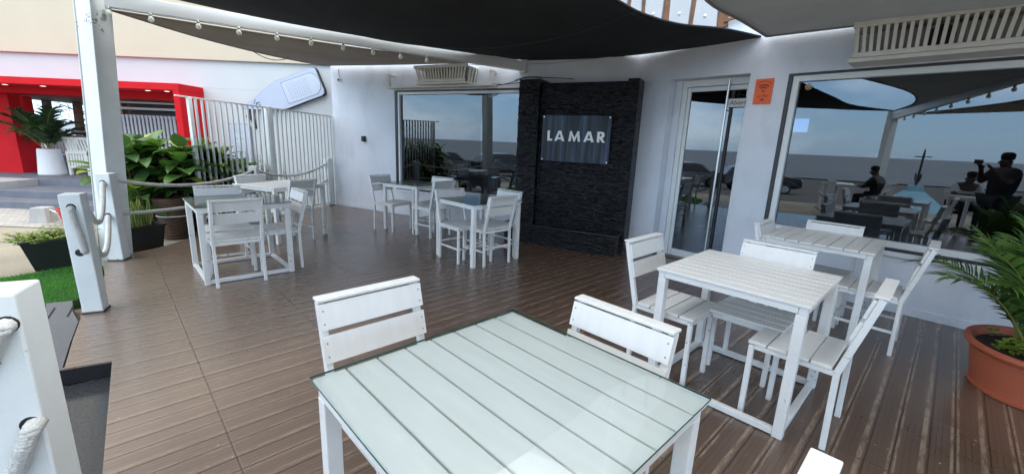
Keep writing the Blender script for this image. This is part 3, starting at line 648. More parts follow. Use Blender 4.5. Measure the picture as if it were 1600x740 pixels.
# ---------------------------------------------------------------- shade sails (Coons patches)
def spline(pts,n):
    pts=[Vector(p) for p in pts]
    if len(pts)==2: return [pts[0].lerp(pts[1],i/n) for i in range(n+1)]
    P=[pts[0]*2-pts[1]]+pts+[pts[-1]*2-pts[-2]]; out=[]; m=len(pts)-1
    for i in range(n+1):
        x=i/n*m; k=min(int(x),m-1); t=x-k; a,b,c,d=P[k:k+4]
        out.append(.5*((2*b)+(c-a)*t+(2*a-5*b+4*c-d)*t*t+(3*b-a-3*c+d)*t**3))
    return out
def coons(name,e0,e1,e2,e3,m,n=28,sag=0,hem=None,label=None,hemr=.012,seams=()):
    """e0: A->B, e1: B->C, e2: D->C, e3: A->D"""
    E0,E1,E2,E3=[spline(e,n) for e in (e0,e1,e2,e3)]
    A,B,C,Dd=E0[0],E0[-1],E2[-1],E2[0]; vs=[];fs=[]
    for j in range(n+1):
        t=j/n
        for i in range(n+1):
            s=i/n
            p=(1-t)*E0[i]+t*E2[i]+(1-s)*E3[j]+s*E1[j]-((1-s)*(1-t)*A+s*(1-t)*B+s*t*C+(1-s)*t*Dd)
            p=p-Vector((0,0,sag*16*s*(1-s)*t*(1-t))); vs.append(p)
    root=empty(name,A,0,label,'shade sail')
    mb=MB(); mb.v=[tuple(v-A) for v in vs]
    for j in range(n):
        for i in range(n): a=j*(n+1)+i; mb.f.append((a,a+1,a+n+2,a+n+1)); mb.m.append(0)
    o=mb.build('cloth',m,root,smooth=True,fixn=False); sm=o.modifiers.new('thick','SOLIDIFY'); sm.thickness=.004
    mb=MB()
    for e in (E0,E1,E2,E3):
        if (e[0]-e[-1]).length>.05: mb.tube([p-A for p in e],hemr,6)
    mb.build('hem',hem or m,root,smooth=True)
    for (kind,f) in seams:
        k=int(f*n); line=[Vector(vs[(k*(n+1)+i)] if kind=='s' else vs[i*(n+1)+k])-A-Vector((0,0,.004)) for i in range(n+1)]
        mb=MB(); mb.tube(line,.008,5); mb.build('seam',CABLE if m is SAILK else m,root,smooth=True)
    return root
P1=(*Rp(1.52,-.014),2.78); Q=(*Lp(-1.80,-.014),2.775); P2=(-4.50,4.80,2.97); TP=(-4.1,-1.5,2.72)
coons('shade_sail',[P1,(*Rp(.75,-.014),2.765),(*Lp(-.2,-.02),2.76),(*Lp(-1.0,-.014),2.755),Q],[Q,(-1.1,6.42,2.765),(-2.3,5.88,2.80),(-3.3,5.36,2.85),P2],[TP,(-3.9,0.2,2.7),(-4.0,2.4,2.8),P2],
      [P1,(2.11,4.75,2.74),(1.55,4.50,2.70),(1.06,4.09,2.67),(.62,3.55,2.64),(-.7,2.2,2.60),(-2.5,.6,2.65),TP],SAILK,40,.16,label='huge charcoal shade sail stretched overhead from the wall to the post',seams=(('s',.45),))
W3=(*Rp(4.35,-.06),2.78)
coons('shade_sail',[(*Rp(1.60,-.06),2.765),(*Rp(2.6,-.04),2.755),(*Rp(3.5,-.04),2.76),W3],[W3,W3],[TP,(-.5,.10,2.68),(2.4,1.65,2.72),W3],
      [(*Rp(1.60,-.06),2.765),(2.16,4.48,2.75),(1.55,3.88,2.73),(.95,2.9,2.70),(-.2,1.2,2.66),(-2.0,-.3,2.68),TP],SAILG,30,.10,label='grey triangular shade sail over the door and the big window',hemr=.016)
coons('shade_sail',[(*Rp(4.65,-.06),2.78),(*Rp(6,-.1),2.76),(*Rp(7.5,-.06),2.8)],[(*Rp(7.5,-.06),2.8),(4.6,-3.2,2.7),(2.2,-4.8,2.7)],[(-3.9,-1.7,2.62),(-1,-3.0,2.6),(2.2,-4.8,2.7)],
      [(*Rp(4.65,-.06),2.78),(2.6,1.0,2.62),(-.1,-.6,2.58),(-3.9,-1.7,2.62)],SAILB,24,.12,label='far shade sail behind the camera, only seen mirrored in the big window')
A2_=(*Lp(-6.30,-.12),2.86); B2_=(-4.55,5.05,2.74); C2_=(*Lp(-2.1,-.12),2.745)
coons('shade_sail',[B2_,(-4.19,5.75,2.66),(-4.05,6.9,2.69),(-4.05,8.2,2.79),A2_],[A2_,(*Lp(-4.3,-.10),2.80),C2_],[B2_,(-3.4,5.62,2.705),(-1.9,6.3,2.67),C2_],[B2_,B2_],SAILB,24,.03,label='taupe triangular shade sail beyond the festoon beam')
mb=MB(); mb.tube([(*Lp(-6.30,-.12),2.86),(*Lp(-6.2,.0),2.95)],.01,6); tag(mb.build('turnbuckle',CHROME),'short steel turnbuckle tying the taupe sail to the wall end','turnbuckle')
mb=MB(); mb.tube(sagline((-4.05,6.7,2.70),(-3.9,7.6,2.76),.10),.006,5); tag(mb.build('hanging_cord',CABLE),'slack black cord drooping below the edge of the taupe sail','cord')
# ================================================================ furniture
def make_table(name='dining_table',glass=False,base=True,along='x',S=.82,H=.775,n=8,label=None,leg=.05):
    r=empty(name,(0,0,0)); h=S/2
    ztop=H-(.008 if glass else 0)
    for sx in (-1,1):
        for sy in (-1,1):
            mb=MB(); x,y=sx*(h-.012-leg/2),sy*(h-.012-leg/2)
            mb.box(x-leg/2,x+leg/2,y-leg/2,y+leg/2,0,ztop-.056); mb.build('leg',WHITE,r,.004)
    mb=MB(); i=h-.012; a=i-leg+.002
    mb.box(-i+.002,i-.002,-i,-i+.04,ztop-.055,ztop-.018); mb.box(-i+.002,i-.002,i-.04,i,ztop-.055,ztop-.018)
    mb.box(-i,-i+.04,-i+.042,i-.042,ztop-.055,ztop-.018); mb.box(i-.04,i,-i+.042,i-.042,ztop-.055,ztop-.018); mb.build('apron',WHITE,r,.003)
    if base:
        mb=MB(); 
        for sg_ in (-1,1):
            yy=sg_*(i-leg/2); mb.box(-i+leg+.001,i-leg-.001,yy-.018,yy+.018,.006,.042); mb.box(yy-.018,yy+.018,-i+leg+.001,i-leg-.001,.006,.042)
        mb.build('floor_rail',WHITE,r,.003)
    wd=S/n
    for k in range(n):
        a=-h+k*wd+.003; b_=-h+(k+1)*wd-.003
        mb=MB()
        if along=='x': mb.box(-h,h,a,b_,ztop-.017,ztop)
        else: mb.box(a,b_,-h,h,ztop-.017,ztop)
        mb.build('plank',SLAT,r,.004)
    if glass:
        mb=MB(); gI=.004
        mb.box(-h-gI,h+gI,-h-gI,h+gI,ztop+.0012,ztop+.0015)
        mb=MB(); g_=h+gI; z0,z1=ztop+.001,ztop+.008; mb.v=[(-g_,-g_,z0),(g_,-g_,z0),(g_,g_,z0),(-g_,g_,z0),(-g_,-g_,z1),(g_,-g_,z1),(g_,g_,z1),(-g_,g_,z1)]
        mb.f=[(4,5,6,7),(0,1,5,4),(1,2,6,5),(2,3,7,6),(3,0,4,7)]; mb.m=[0,1,1,1,1]
        mb.build('glass_top',[GTOP,GEDGE],r)
    return r
SCREW=mat('dull_screw',(.16,.15,.14),.5,metal=.5)
def make_chair(W=.44,Dp=.43,SH=.465,BH=.875,cross=True,name='dining_chair',seat_dir='x'):
    """faces +Y; origin on the floor between the rear legs' feet"""
    r=empty(name,(0,0,0)); t=.028; w=W/2-t/2; yr=-.0; yf=Dp-t
    for sx in (-1,1):
        mb=MB(); mb.bar((sx*w,yf,0),(sx*w,yf,SH-.026),t,t,(0,1,0)); mb.build('leg',WHITE,r,.003)
        mb=MB(); mb.bar((sx*w,yr-.0,0),(sx*w,yr+.01,SH-.03),t,t,(0,1,0)); mb.build('leg',WHITE,r,.003)
        mb=MB(); mb.bar((sx*w,yr+.01,SH-.03),(sx*w,yr-.095,BH-.014),t,t*1.1,(0,1,0)); mb.build('back_post',WHITE,r,.003)
    mb=MB(); z=SH-.030
    mb.box(-w+t/2+.001,w-t/2-.001,yf-.012,yf+.012,z-.018,z+.008); mb.box(-w+t/2+.001,w-t/2-.001,yr-.0,yr+.022,z-.018,z+.008)
    for sx in (-1,1): mb.box(sx*w-.012,sx*w+.012,yr+.024,yf-.015,z-.018,z+.008)
    mb.build('seat_frame',WHITE,r,.002)
    n=4; y0=yr+.028; y1=yf+.022; wd=(y1-y0)/n
    for k in range(n):
        mb=MB(); e=0 if k else .03
        mb.box(-W/2-.004,W/2+.004,y0+k*wd+.004,y0+(k+1)*wd-.004,SH-.020,SH); mb.build('seat_slat',SLAT,r,.004)
    # two back slats on the front face of the posts
    L=(BH-.014)-(SH-.03); 
    for f0,f1 in ((.46,.70),(.75,.985)):
        za,zb=SH-.03+L*f0,SH-.03+L*f1; ya,yb=yr+.01-.105*f0,yr+.01-.105*f1
        mb=MB(); mb.bar((0,ya+.026,za),(0,yb+.026,zb),.0145,W+.006,(1,0,0)); mb.cur=1
        for sx in (-1,1):
            for q in (.25,.75):
                yy=ya+(yb-ya)*q+.026+.0068; zz=za+(zb-za)*q; mb.tube([(sx*(w+.002),yy,zz),(sx*(w+.002),yy+.0012,zz+.0003)],.0034,8)
        mb.build('back_slat',[SLAT,SCREW],r,.004)
    mb=MB(); mb.box(-W/2-.003,W/2+.003,yr-.095-.022,yr-.095+.036,BH-.012,BH); mb.build('top_cap',SLAT,r,.003)
    if cross:
        mb=MB(); zc=.185
        for sx in (-1,1): mb.box(sx*w-.009,sx*w+.009,yr+.016,yf-.016,zc-.010,zc+.010)
        mb.box(-w+.016,w-.016,yf-.009,yf+.009,zc-.010,zc+.010); mb.box(-w+.016,w-.016,yr-.004,yr+.014,zc+.03,zc+.05)
        mb.build('stretcher',WHITE,r,.002)
    return r
protoT={}
def place(o,v,u,rot,label,cat,group):
    x,y=D2W(v,u); o.location=(x,y,0); o.rotation_euler=(0,0,DK+rot); o.scale=(1,1,random.choice((.992,.996,1,1.004,1.008))); tag(o,label,cat,group); return o
TG='white slatted dining tables on the deck'
pl_=[  # v,u,rot,glass,base,along,S,n,label
 (.80,.815,0,True,False,'y',.86,8,'white slatted table under pale green glass nearest the camera'),
 (2.83,.775,0,False,True,'y',.82,9,'white slatted table without glass on a box base, in front of the door'),
 (4.57,.71,0,False,False,'x',.81,8,'bare white slatted table close under the big right window'),
 (3.40,4.17,0,True,False,'x',.80,7,'glass topped white table beside the black stone wall'),
 (3.66,6.16,R(17),True,False,'x',.76,7,'small glass topped table in front of the left window, farthest from camera'),
 (.95,5.27,0,True,True,'x',.84,7,'glass topped white table on a box base beside the rope railing'),
 (1.78,6.74,R(22),False,False,'x',.86,7,'white topped table behind the rope-side table, next to the barred fence'),
]
for (v,u,rot,gl,bs,al,S,n,lb) in pl_:
    place(make_table(glass=gl,base=bs,along=al,S=S,n=n),v,u,rot,lb,'table',TG)
CG='white slatted chairs around the tables'
F={'+u':0,'-u':R(180),'+v':R(-90),'-v':R(90)}
cp=make_chair(); cq=make_chair(cross=False); index_kids()
ch=[ # v,u of rear legs, facing, extra rot, stretcher, label
 (.735,1.52,'-u',0,False,'chair beyond the nearest green glass table, at its left corner'),
 (1.315,.80,'-v',0,False,'chair at the right side of the nearest green glass table'),
 (.81,.165,'+u',0,False,'chair cut off at the bottom right edge, pushed under the nearest table'),
 (2.745,1.375,'-u',0,False,'chair at the left end of the box-based table, its back facing the black wall'),
 (3.215,.75,'-v',0,False,'chair tucked under the far side of the box-based table in front of the door'),
 (2.74,.215,'+u',0,False,'chair at the right end of the box-based table, splayed toward the camera'),
 (4.93,.71,'-v',0,False,'chair between the bare table and the big window sill'),
 (4.37,1.055,'-u',0,False,'chair with only its back showing at the left end of the window table'),
 (4.44,.095,'+u',0,True,'chair at the right end of the window table, nearest the orange pot'),
 (3.36,3.735,'+u',0,True,'front chair of the table by the black stone wall, seen from behind'),
 (3.19,4.43,'-u',0,True,'chair at the left end of the table by the black stone wall'),
 (3.80,4.10,'-v',0,True,'chair against the black stone wall at the glass table'),
 (3.26,6.50,'-u',R(17),False,'leftmost chair of the far table by the left window'),
 (4.04,6.00,'-v',R(17),True,'chair under the left window at the far glass table'),
 (3.66,5.42,'+u',R(10),True,'near chair of the far window table, seen from behind'),
 (.83,4.72,'+u',0,False,'near chair of the rope-side table, seen from behind with its back rails'),
 (.86,5.66,'-u',0,True,'chair tucked at the far left side of the rope-side table'),
 (1.47,5.17,'-v',0,False,'chair seen side-on at the right of the rope-side table'),
 (1.50,7.00,'-u',R(22),False,'chair beside the barred fence behind the rope-side table'),
 (1.86,6.20,'+u',R(24),True,'chair with a dark grey back view at the table by the barred fence'),
]
fp,fq=True,True
for (v,u,f,ex,cr_,lb) in ch:
    if cr_: o=cp if fp else copy_tree(cp); fp=False
    else: o=cq if fq else copy_tree(cq); fq=False
    place(o,v,u,F[f]+ex,lb,'chair',CG)

# ================================================================ beam and post behind the camera (mirrored in the windows)
tp_=empty('shade_post',(TP[0],TP[1],-.12),0,'square post holding the far beam, seen mirrored in the big window','post')
mb=MB(); mb.box(-.09,.09,-.09,.09,0,TP[2]+.12); mb.build('shaft',POSTW,tp_,.005)
b0=Vector((TP[0],TP[1],2.56)); b1=Vector((*Rp(4.5,-.03),2.60))
bb=empty('shade_beam',b0,0,'second long beam with bulbs, seen mirrored in the big window','beam')
mb=MB(); mb.bar((0,0,0),b1-b0,.10,.15); mb.build('shaft',FRAME,bb,.004)
for i in range(12):
    t=.05+.078*i; o=copy_tree(bproto); p=b0.lerp(b1,t); o.location=(p.x,p.y,p.z-.135)
    tag(o,f'festoon bulb {["one","two","three","four","five","six","seven","eight","nine","ten","eleven","twelve"][i]} along the mirrored far beam','light bulb','festoon bulbs on the far beam')
# ================================================================ bollards and ropes
def bollard(x,y,rz,h,label,w=.15,lean=(0,0),hx=0):
    r=empty('rope_bollard',(x,y,0),rz,label,'bollard','white rope bollards along the deck edge')
    mb=MB(); skewpost(mb,(0,0,.012),(lean[0],lean[1],h),w,0); mb.build('shaft',POSTW,r,.008)
    mb=MB(); mb.box(-w/2-.006,w/2+.006,-w/2-.006,w/2+.006,.001,.014); mb.build('base_plate',mat('rusty_base',(.10,.075,.06),.8,noise=.5,nscale=40) if 'rusty_base' not in bpy.data.materials else bpy.data.materials['rusty_base'],r)
    for z in (h-.10,h-.10-.36):
        for s_ in (-1,1): mb=MB(); mb.tube([(hx+lean[0]*.8,s_*(w/2-.002),z),(hx+lean[0]*.8,s_*(w/2+.0015),z)],.029,16); mb.build('rope_hole',BLACK,r)
    return r
bA=bollard(-1.664,1.263,R(27),.972,'big white square bollard cut off at the bottom left corner of the picture',.158,hx=.049)
bB=bollard(-3.415,3.215,R(27),.972,'leaning white bollard with a rope loop on its face, by the green turf',.130,(-.012,0))
bC=bollard(-4.50,4.60,R(15),.985,'white bollard standing right in front of the tall sail post',.14,(.0,0))
bD=bollard(-4.42,7.12,R(10),.93,'short white bollard between the rope-side tables and the barred fence',.13)
bE=bollard(-3.99,9.02,R(-20),1.0,'white bollard at the wall end of the barred fence',.13)
def rope(pts,rad,label,turns=22,nm='barrier_rope',grp='white twisted barrier ropes'):
    pts=[Vector(p) for p in pts]; o0=pts[0]
    L=sum((a-b).length for a,b in zip(pts,pts[1:])); n=int(max(30,L*turns*9)); line=[]
    # resample
    cum=[0]
    for a,b in zip(pts,pts[1:]): cum.append(cum[-1]+(b-a).length)
    k=0
    for i in range(n+1):
        d=L*i/n
        while k<len(pts)-2 and cum[k+1]<d: k+=1
        line.append(pts[k].lerp(pts[k+1],(d-cum[k])/(cum[k+1]-cum[k])))
    mb=MB(); ref=None
    frames=[]
    for i,p in enumerate(line):
        t=(line[min(i+1,n)]-line[max(i-1,0)]).normalized()
        if ref is None: ref=t.cross(Vector((.3,.9,.1))).normalized()
        ref=(ref-t*ref.dot(t)).normalized(); frames.append((p,ref.copy(),t.cross(ref)))
    for s_ in range(3):
        ph=s_*2*math.pi/3; sp=[]
        for i,(p,a,b) in enumerate(frames):
            th=ph+2*math.pi*turns*(L*i/n); sp.append(p-o0+(a*math.cos(th)+b*math.sin(th))*rad*.5)
        mb.tube(sp,rad*.56,6)
    o=mb.build(nm,ROPE,None,smooth=True); o.location=o0; tag(o,label,'rope',grp); return o
def hole(x,y,rz,z,side,w=.15): return (x-math.sin(rz)*side*(w/2), y+math.cos(rz)*side*(w/2), z)
# loop on face of bollard B (two holes on camera face)
a=Vector((-3.415-.012,3.215,0)); f=Vector((math.sin(R(27)),-math.cos(R(27)),0)); rgt=Vector((math.cos(R(27)),math.sin(R(27)),0))
rope([a+f*.05+Vector((0,0,.868)),a+f*.088+Vector((0,0,.855)),a+f*.100+rgt*.012+Vector((0,0,.76)),a+f*.100+rgt*.030+Vector((0,0,.64)),a+f*.088+rgt*.036+Vector((0,0,.53)),a+f*.05+rgt*.030+Vector((0,0,.512))],.025,'short rope loop hanging down the face of the leaning bollard',30)
def swag(p,q,s,n=16):
    p=Vector(p);q=Vector(q); return [p.lerp(q,i/n)-Vector((0,0,4*s*(i/n)*(1-i/n))) for i in range(n+1)]
b1_=Vector((-3.43,3.31,0)); c1=Vector((-4.47,4.52,0))
rope(swag(c1+Vector((0,0,.885)),b1_+Vector((0,0,.80)),.22),.024,'upper rope sagging from the post-side bollard to the leaning bollard',30)
rope(swag(c1+Vector((0,0,.52)),b1_+Vector((0,0,.50)),.20),.024,'lower rope sagging from the post-side bollard to the leaning bollard',30)
c2=Vector((-4.46,4.68,0)); d2=Vector((-4.42,7.05,0))
rope(swag(c2+Vector((0,0,.90)),d2+Vector((0,0,.84)),.13,24),.02,'upper rope running past the big leafy plant to the short bollard',30)
rope(swag(c2+Vector((0,0,.52)),d2+Vector((0,0,.50)),.06,24),.02,'lower rope running past the big leafy plant to the short bollard',30)
rope(swag((-4.41,7.2,.84),(-4.0,8.96,.90),.16,16),.02,'upper rope in front of the barred fence',30)
rope(swag((-4.41,7.2,.50),(-4.0,8.96,.55),.12,16),.02,'lower rope in front of the barred fence',30)
# ropes of the near bollard leading left across the entrance
hf=Vector((math.sin(R(27)),-math.cos(R(27)),0)); n0=Vector((-1.620,1.285,0))+hf*.079
rope([n0-hf*.02+Vector((0,0,.872)),n0+hf*.022+Vector((-.004,0,.866)),n0+hf*.035+Vector((-.03,0,.82)),n0+hf*.04+Vector((-.075,-.0,.74)),n0+hf*.05+Vector((-.17,-.02,.62)),n0+hf*.06+Vector((-.40,-.10,.52)),n0+Vector((-1.1,-.35,.62))],.026,'upper rope leaving the near bollard at the left picture edge',30)
rope([n0-hf*.02+Vector((.012,0,.512)),n0+hf*.022+Vector((.010,0,.506)),n0+hf*.038+Vector((-.012,-.0,.455)),n0+hf*.045+Vector((-.05,0,.37)),n0+hf*.05+Vector((-.15,-.02,.25)),n0+hf*.06+Vector((-.40,-.10,.16)),n0+Vector((-1.1,-.35,.26))],.026,'lower rope leaving the near bollard at the left picture edge',30)
# ================================================================ barred fence
fa=Vector((-3.90,9.17,0)); fb=Vector((-4.83,6.52,0)); fm=fa.lerp(fb,.545)
fn=empty('barred_fence',(fa.x,fa.y,0),0,'tall pale fence of thin upright bars along the far deck edge','fence')
fl_=(fb-fa).length; fd=(fb-fa).normalized(); FH0,FH1=1.87,1.955
mb=MB(); mb.bar((0,0,FH0),fb-fa+Vector((0,0,FH1))+fd*.28,.035,.02); mb.build('top_rail',FENCE,fn,.002)
mb=MB(); mb.bar((0,0,.06),fb-fa+Vector((0,0,.06)),.03,.025); mb.build('bottom_rail',FENCE,fn,.002)
nb=31
for i in range(nb):
    t=i/(nb-1); 
    if abs(t-.545)<.02: continue
    p=fd*(fl_*t); mb=MB(); mb.bar(p+Vector((0,0,.074)),p+Vector((0,0,FH0+(FH1-FH0)*t-.011)),.034,.022,tuple(fd)); mb.build('bar',FENCE,fn)
mb=MB(); p=fm-fa; mb.bar(p+Vector((-.03,0,-.1)),p+Vector((-.03,0,1.93)),.11,.09,tuple(fd)); mb.build('post',POSTW,fn,.004)
mb=MB(); mb.bar((.03,-.02,-.1),(.03,-.02,1.90),.06,.06); mb.build('post',POSTW,fn,.004)
mb=MB(); p=fb-fa+fd*.09; mb.bar(p+Vector((0,0,-.1)),p+Vector((0,0,1.95)),.06,.05,tuple(fd)); mb.build('post',POSTW,fn,.004)
# ================================================================ neighbour building with red portal
ng=empty('neighbour_building',(-10,9.5,0),0,'white and cream neighbouring building with a bright red entrance portal','building')
def npart(name,mb,m,bev=0,par=None): o=mb.build(name,m,par or ng,bev); return o
X0=-10
mb=MB(); mb.box(-18-X0,-3.2-X0,0,.3,2.37,2.93); mb.box(-7.0-X0,-3.2-X0,0,.3,-.12,2.368); npart('wall',mb,NWHITE)
mb=MB(); mb.box(-18-X0,-3.2-X0,-.07,.3,2.932,9); npart('upper_wall',mb,CREAM,.01)
po_=MB(); po_.box(-14-X0,-6.825-X0,-.70,.75,2.375,2.50) if False else None
mb=MB(); mb.box(-14-X0,-6.83-X0,-.70,-.002,2.235,2.37); npart('portal_lintel',mb,RED,.004)
mb=MB(); mb.box(-14-X0,-7.0-X0,.002,.75,2.10,2.362); npart('portal_soffit',mb,RED,.004)
mb=MB(); mb.box(-6.955-X0,-6.83-X0,-.70,-.002,-.12,2.233); npart('portal_pillar',mb,RED,.004)
mb=MB(); mb.box(-14-X0,-11.75-X0,.5,1.0,.3,2.098); npart('portal_pillar',mb,RED,.004)
mb=MB(); mb.box(-14-X0,-7.0-X0,-.45,8,-.12,.30); npart('platform',mb,STONEC,.006)
mb=MB(); mb.box(-14-X0,-7.0-X0,.8,8,2.12,2.36); npart('ceiling',mb,DARKWOOD)
for i,x in enumerate((-10.75,-9.95,-7.75,-7.35)):
    mb=MB(); mb.lathe([(0,0),(.045,0),(.05,.006)],16,c=(x-X0,-.35,2.2345)); npart('spotlight',mb,emis('spot_lens',(.9,.85,.75),1.2) if i==0 else bpy.data.materials['spot_lens'])
# steps
for i,(y0,y1,z,xl) in enumerate(((8.20,9.05,.16,-10.35),(7.72,8.198,.02,-14))):
    mb=MB(); mb.box(xl-X0,-6.9-X0,y0-9.5,y1-9.5-.002,-.12,z); npart('step',mb,STONEC,.006)
mb=MB(); mb.box(-14-X0,-10.352-X0,8.20-9.5,9.05-9.5-.002,-.12,.298); npart('landing',mb,STEPL,.006)
# slatted gate
gt=MB(); gx0,gx1=-9.45,-7.95
gt.box(gx0-X0,gx0+.10-X0,.66,.74,.3,2.098); gt.box(gx0+.102-X0,gx1-X0,.66,.74,2.02,2.06); gt.box(gx0+.102-X0,gx1-X0,.66,.74,1.88,1.93); gt.box(gx0+.102-X0,gx1-X0,.66,.74,1.70,1.76); gt.box(gx0+.102-X0,gx1-X0,.66,.74,.36,.42)
gf=npart('gate',gt,NWHITE,.003)
for i in range(15):
    x=gx0+.16+i*.092; mb=MB(); mb.box(x-X0,x+.05-X0,.63,.655,.34,1.76); mb.build('slat',NWHITE,gf)
mb=MB(); mb.box(gx0+.12-X0,gx1-X0,.95,1.0,.3,2.1); npart('dark_screen',mb,mat('dark_screen',(.05,.045,.045),.8))
# posts and rail of the terrace beyond
for i,x in enumerate((-13.9,-13.0,-12.35,-11.55,-10.75,-10.0)):
    mb=MB(); mb.bar((x-X0,3.2,.3),(x+.1-X0,3.2,2.12),.16,.14); npart('terrace_post',mb,BROWN if i%2 else DARKWOOD,.004)
mb=MB(); mb.box(-16-X0,-8-X0,3.0,3.06,1.08,1.15); npart('terrace_rail',mb,DARKWOOD,.003)
mb=MB(); mb.box(-13-X0,-9.4-X0,2.2,2.9,.302,.62); npart('low_wall',mb,STEPL,.01)
# ================================================================ bottle signs on the neighbour's wall
BOARD=mat('printed_board_pale_blue',(.42,.47,.58),.5,noise=.05,nscale=3); INK=mat('ink_blue_grey',(.20,.22,.30),.6); INKK=mat('ink_black',(.02,.02,.03),.5)
PALEP=mat('label_pale',(.46,.51,.61),.5)
bs=empty('bottle_sign',(-5,9.44,2.3),0,'large tilted pale blue bottle cut-out mounted on the white neighbouring wall','sign')
outl=[(-5.93,1.96),(-5.90,2.04),(-5.80,2.10),(-5.66,2.20),(-5.43,2.39),(-5.20,2.56),(-5.06,2.61),(-4.49,2.83),(-4.40,2.865),(-4.33,2.862),(-4.30,2.83),(-4.145,2.43),(-4.14,2.36),(-4.19,2.305),(-4.55,2.17),(-4.96,2.005),(-5.10,1.975),(-5.30,1.965),(-5.60,1.955)]
ol=[(a+5,b-2.3) for a,b in outl]
def inset(P,s): 
    cx=sum(p[0] for p in P)/len(P); cy=sum(p[1] for p in P)/len(P); return [(cx+(a-cx)*s,cy+(b-cy)*s) for a,b in P]
mb=MB(); mb.prism(ol,lambda a,b,d:(a,d,b),-.05,.055); mb.build('backing',INKK,bs)
mb=MB(); mb.prism(inset(ol,.985),lambda a,b,d:(a,d,b),-.056,-.051); mb.build('face',BOARD,bs)
def rotp(P,c,a): return [(c[0]+x*math.cos(a)-y*math.sin(a),c[1]+x*math.sin(a)+y*math.cos(a)) for x,y in P]
def label_shape(w,h): 
    P=[(-w/2,-h/2),(w/2-h*.35,-h/2)]
    for k in range(1,12):
        a=-math.pi/2+math.pi*k/12; P.append((w/2-h*.35+math.cos(a)*h*.42,math.sin(a)*h/2))
    P+= [(w/2-h*.35,h/2),(-w/2,h/2)]; return P
ctr=(.37,.15); an=R(20)
mb=MB(); mb.prism(rotp(label_shape(.80,.46),ctr,an),lambda a,b,d:(a,d,b),-.0585,-.0565); mb.build('label_outline',INK,bs)
mb=MB(); mb.prism(rotp(label_shape(.775,.435),ctr,an),lambda a,b,d:(a,d,b),-.0605,-.059); mb.build('label',PALEP,bs)
mb=MB(); rg=random.Random(9); LI=mat('faint_print',(.36,.40,.50),.6)
for r_ in range(9):
    x=-.30+r_*.055; y=-.17
    while y<.15:
        l=rg.uniform(.02,.08); P=rotp([(x,y),(x+.022,y),(x+.022,min(y+l,.17)),(x,min(y+l,.17))],ctr,an); mb.prism(P,lambda a,b,d:(a,d,b),-.0620,-.0610); y+=l+.015
mb.build('small_print',LI,bs)
mb=MB()
for (x,z,l,a_) in ((-.66,-.16,.05,1.2),(-.60,-.20,.09,.3),(-.63,-.24,.06,.9),(-.56,-.24,.05,-.5),(-.68,-.21,.04,.2)):
    P=rotp([(-l/2,-.008),(l/2,-.008),(l/2,.008),(-l/2,.008)],(x,z),a_); mb.prism(P,lambda a,b,d:(a,d,b),-.0590,-.0570)
mb.build('neck_mark',INKK,bs)
b2=empty('label_sign',(-6.08,9.45,1.15),0,'upright pale blue board with a printed label, behind the fence bars','sign')
P=[(-.24,.46),(-.20,.50),(.17,.50),(.22,.45),(.24,-.40),(.21,-.5),(-.21,-.5),(-.26,-.38)]
mb=MB(); mb.prism(P,lambda a,b,d:(a,d,b),-.03,.045); mb.build('backing',INK,b2)
mb=MB(); mb.prism(inset(P,.97),lambda a,b,d:(a,d,b),-.036,-.031); mb.build('face',BOARD,b2)
mb=MB(); mb.box(-.15,.14,-.039,-.037,-.32,.32); mb.build('label_outline',INK,b2)
mb=MB(); mb.box(-.14,.13,-.042,-.040,-.31,.31); mb.build('label',PALEP,b2)
text_obj('wording','La Mar',.085,LI,b2,(0,-.044,.18),(R(90),0,0),.001)
mb=MB()
for k in range(8): mb.box(-.09,.08,-.0440,-.0425,-.24+k*.042,-.222+k*.042)
mb.build('small_print',LI,b2)
mb=MB(); mb.prism([(-5.92,1.80),(-5.78,2.02),(-5.72,1.55),(-5.80,1.72)],lambda a,b,d:(a,d,b),9.42,9.49); tag(mb.build('sign_bracket',INKK),'black triangular bracket under the neck of the bottle sign','bracket')
# ================================================================ plants
def leaf(mb,base,dirv,length,width,droop,nrm_up=Vector((0,0,1)),seg=6,fold=.18,tipw=.0,mati=0,twist=0):
    base=Vector(base); d=Vector(dirv).normalized(); side=d.cross(nrm_up)
    if side.length<1e-3: side=Vector((1,0,0))
    side.normalize(); 
    if twist: side=Matrix.Rotation(twist,3,d)@side
    p=base.copy(); rows=[]
    for i in range(seg+1):
        t=i/seg; wd=width*math.sin(math.pi*min(1,(t*.92+.08))**.8)*.5 if i<seg else tipw
        up=side.cross(d).normalized()
        rows.append((p-side*wd+up*wd*fold*2,p.copy(),p+side*wd+up*wd*fold*2))
        p=p+d*(length/seg); d=(d+Vector((0,0,-droop/seg))).normalized()
        side=(side-d*side.dot(d)).normalized()
    vs=[v for r in rows for v in r]; fs=[]
    for i in range(seg):
        a=i*3; fs+= [(a,a+1,a+4,a+3),(a+1,a+2,a+5,a+4)]
    sv=mb.cur; mb.cur=mati; mb.add(vs,fs); mb.cur=sv
rg=random.Random(11)
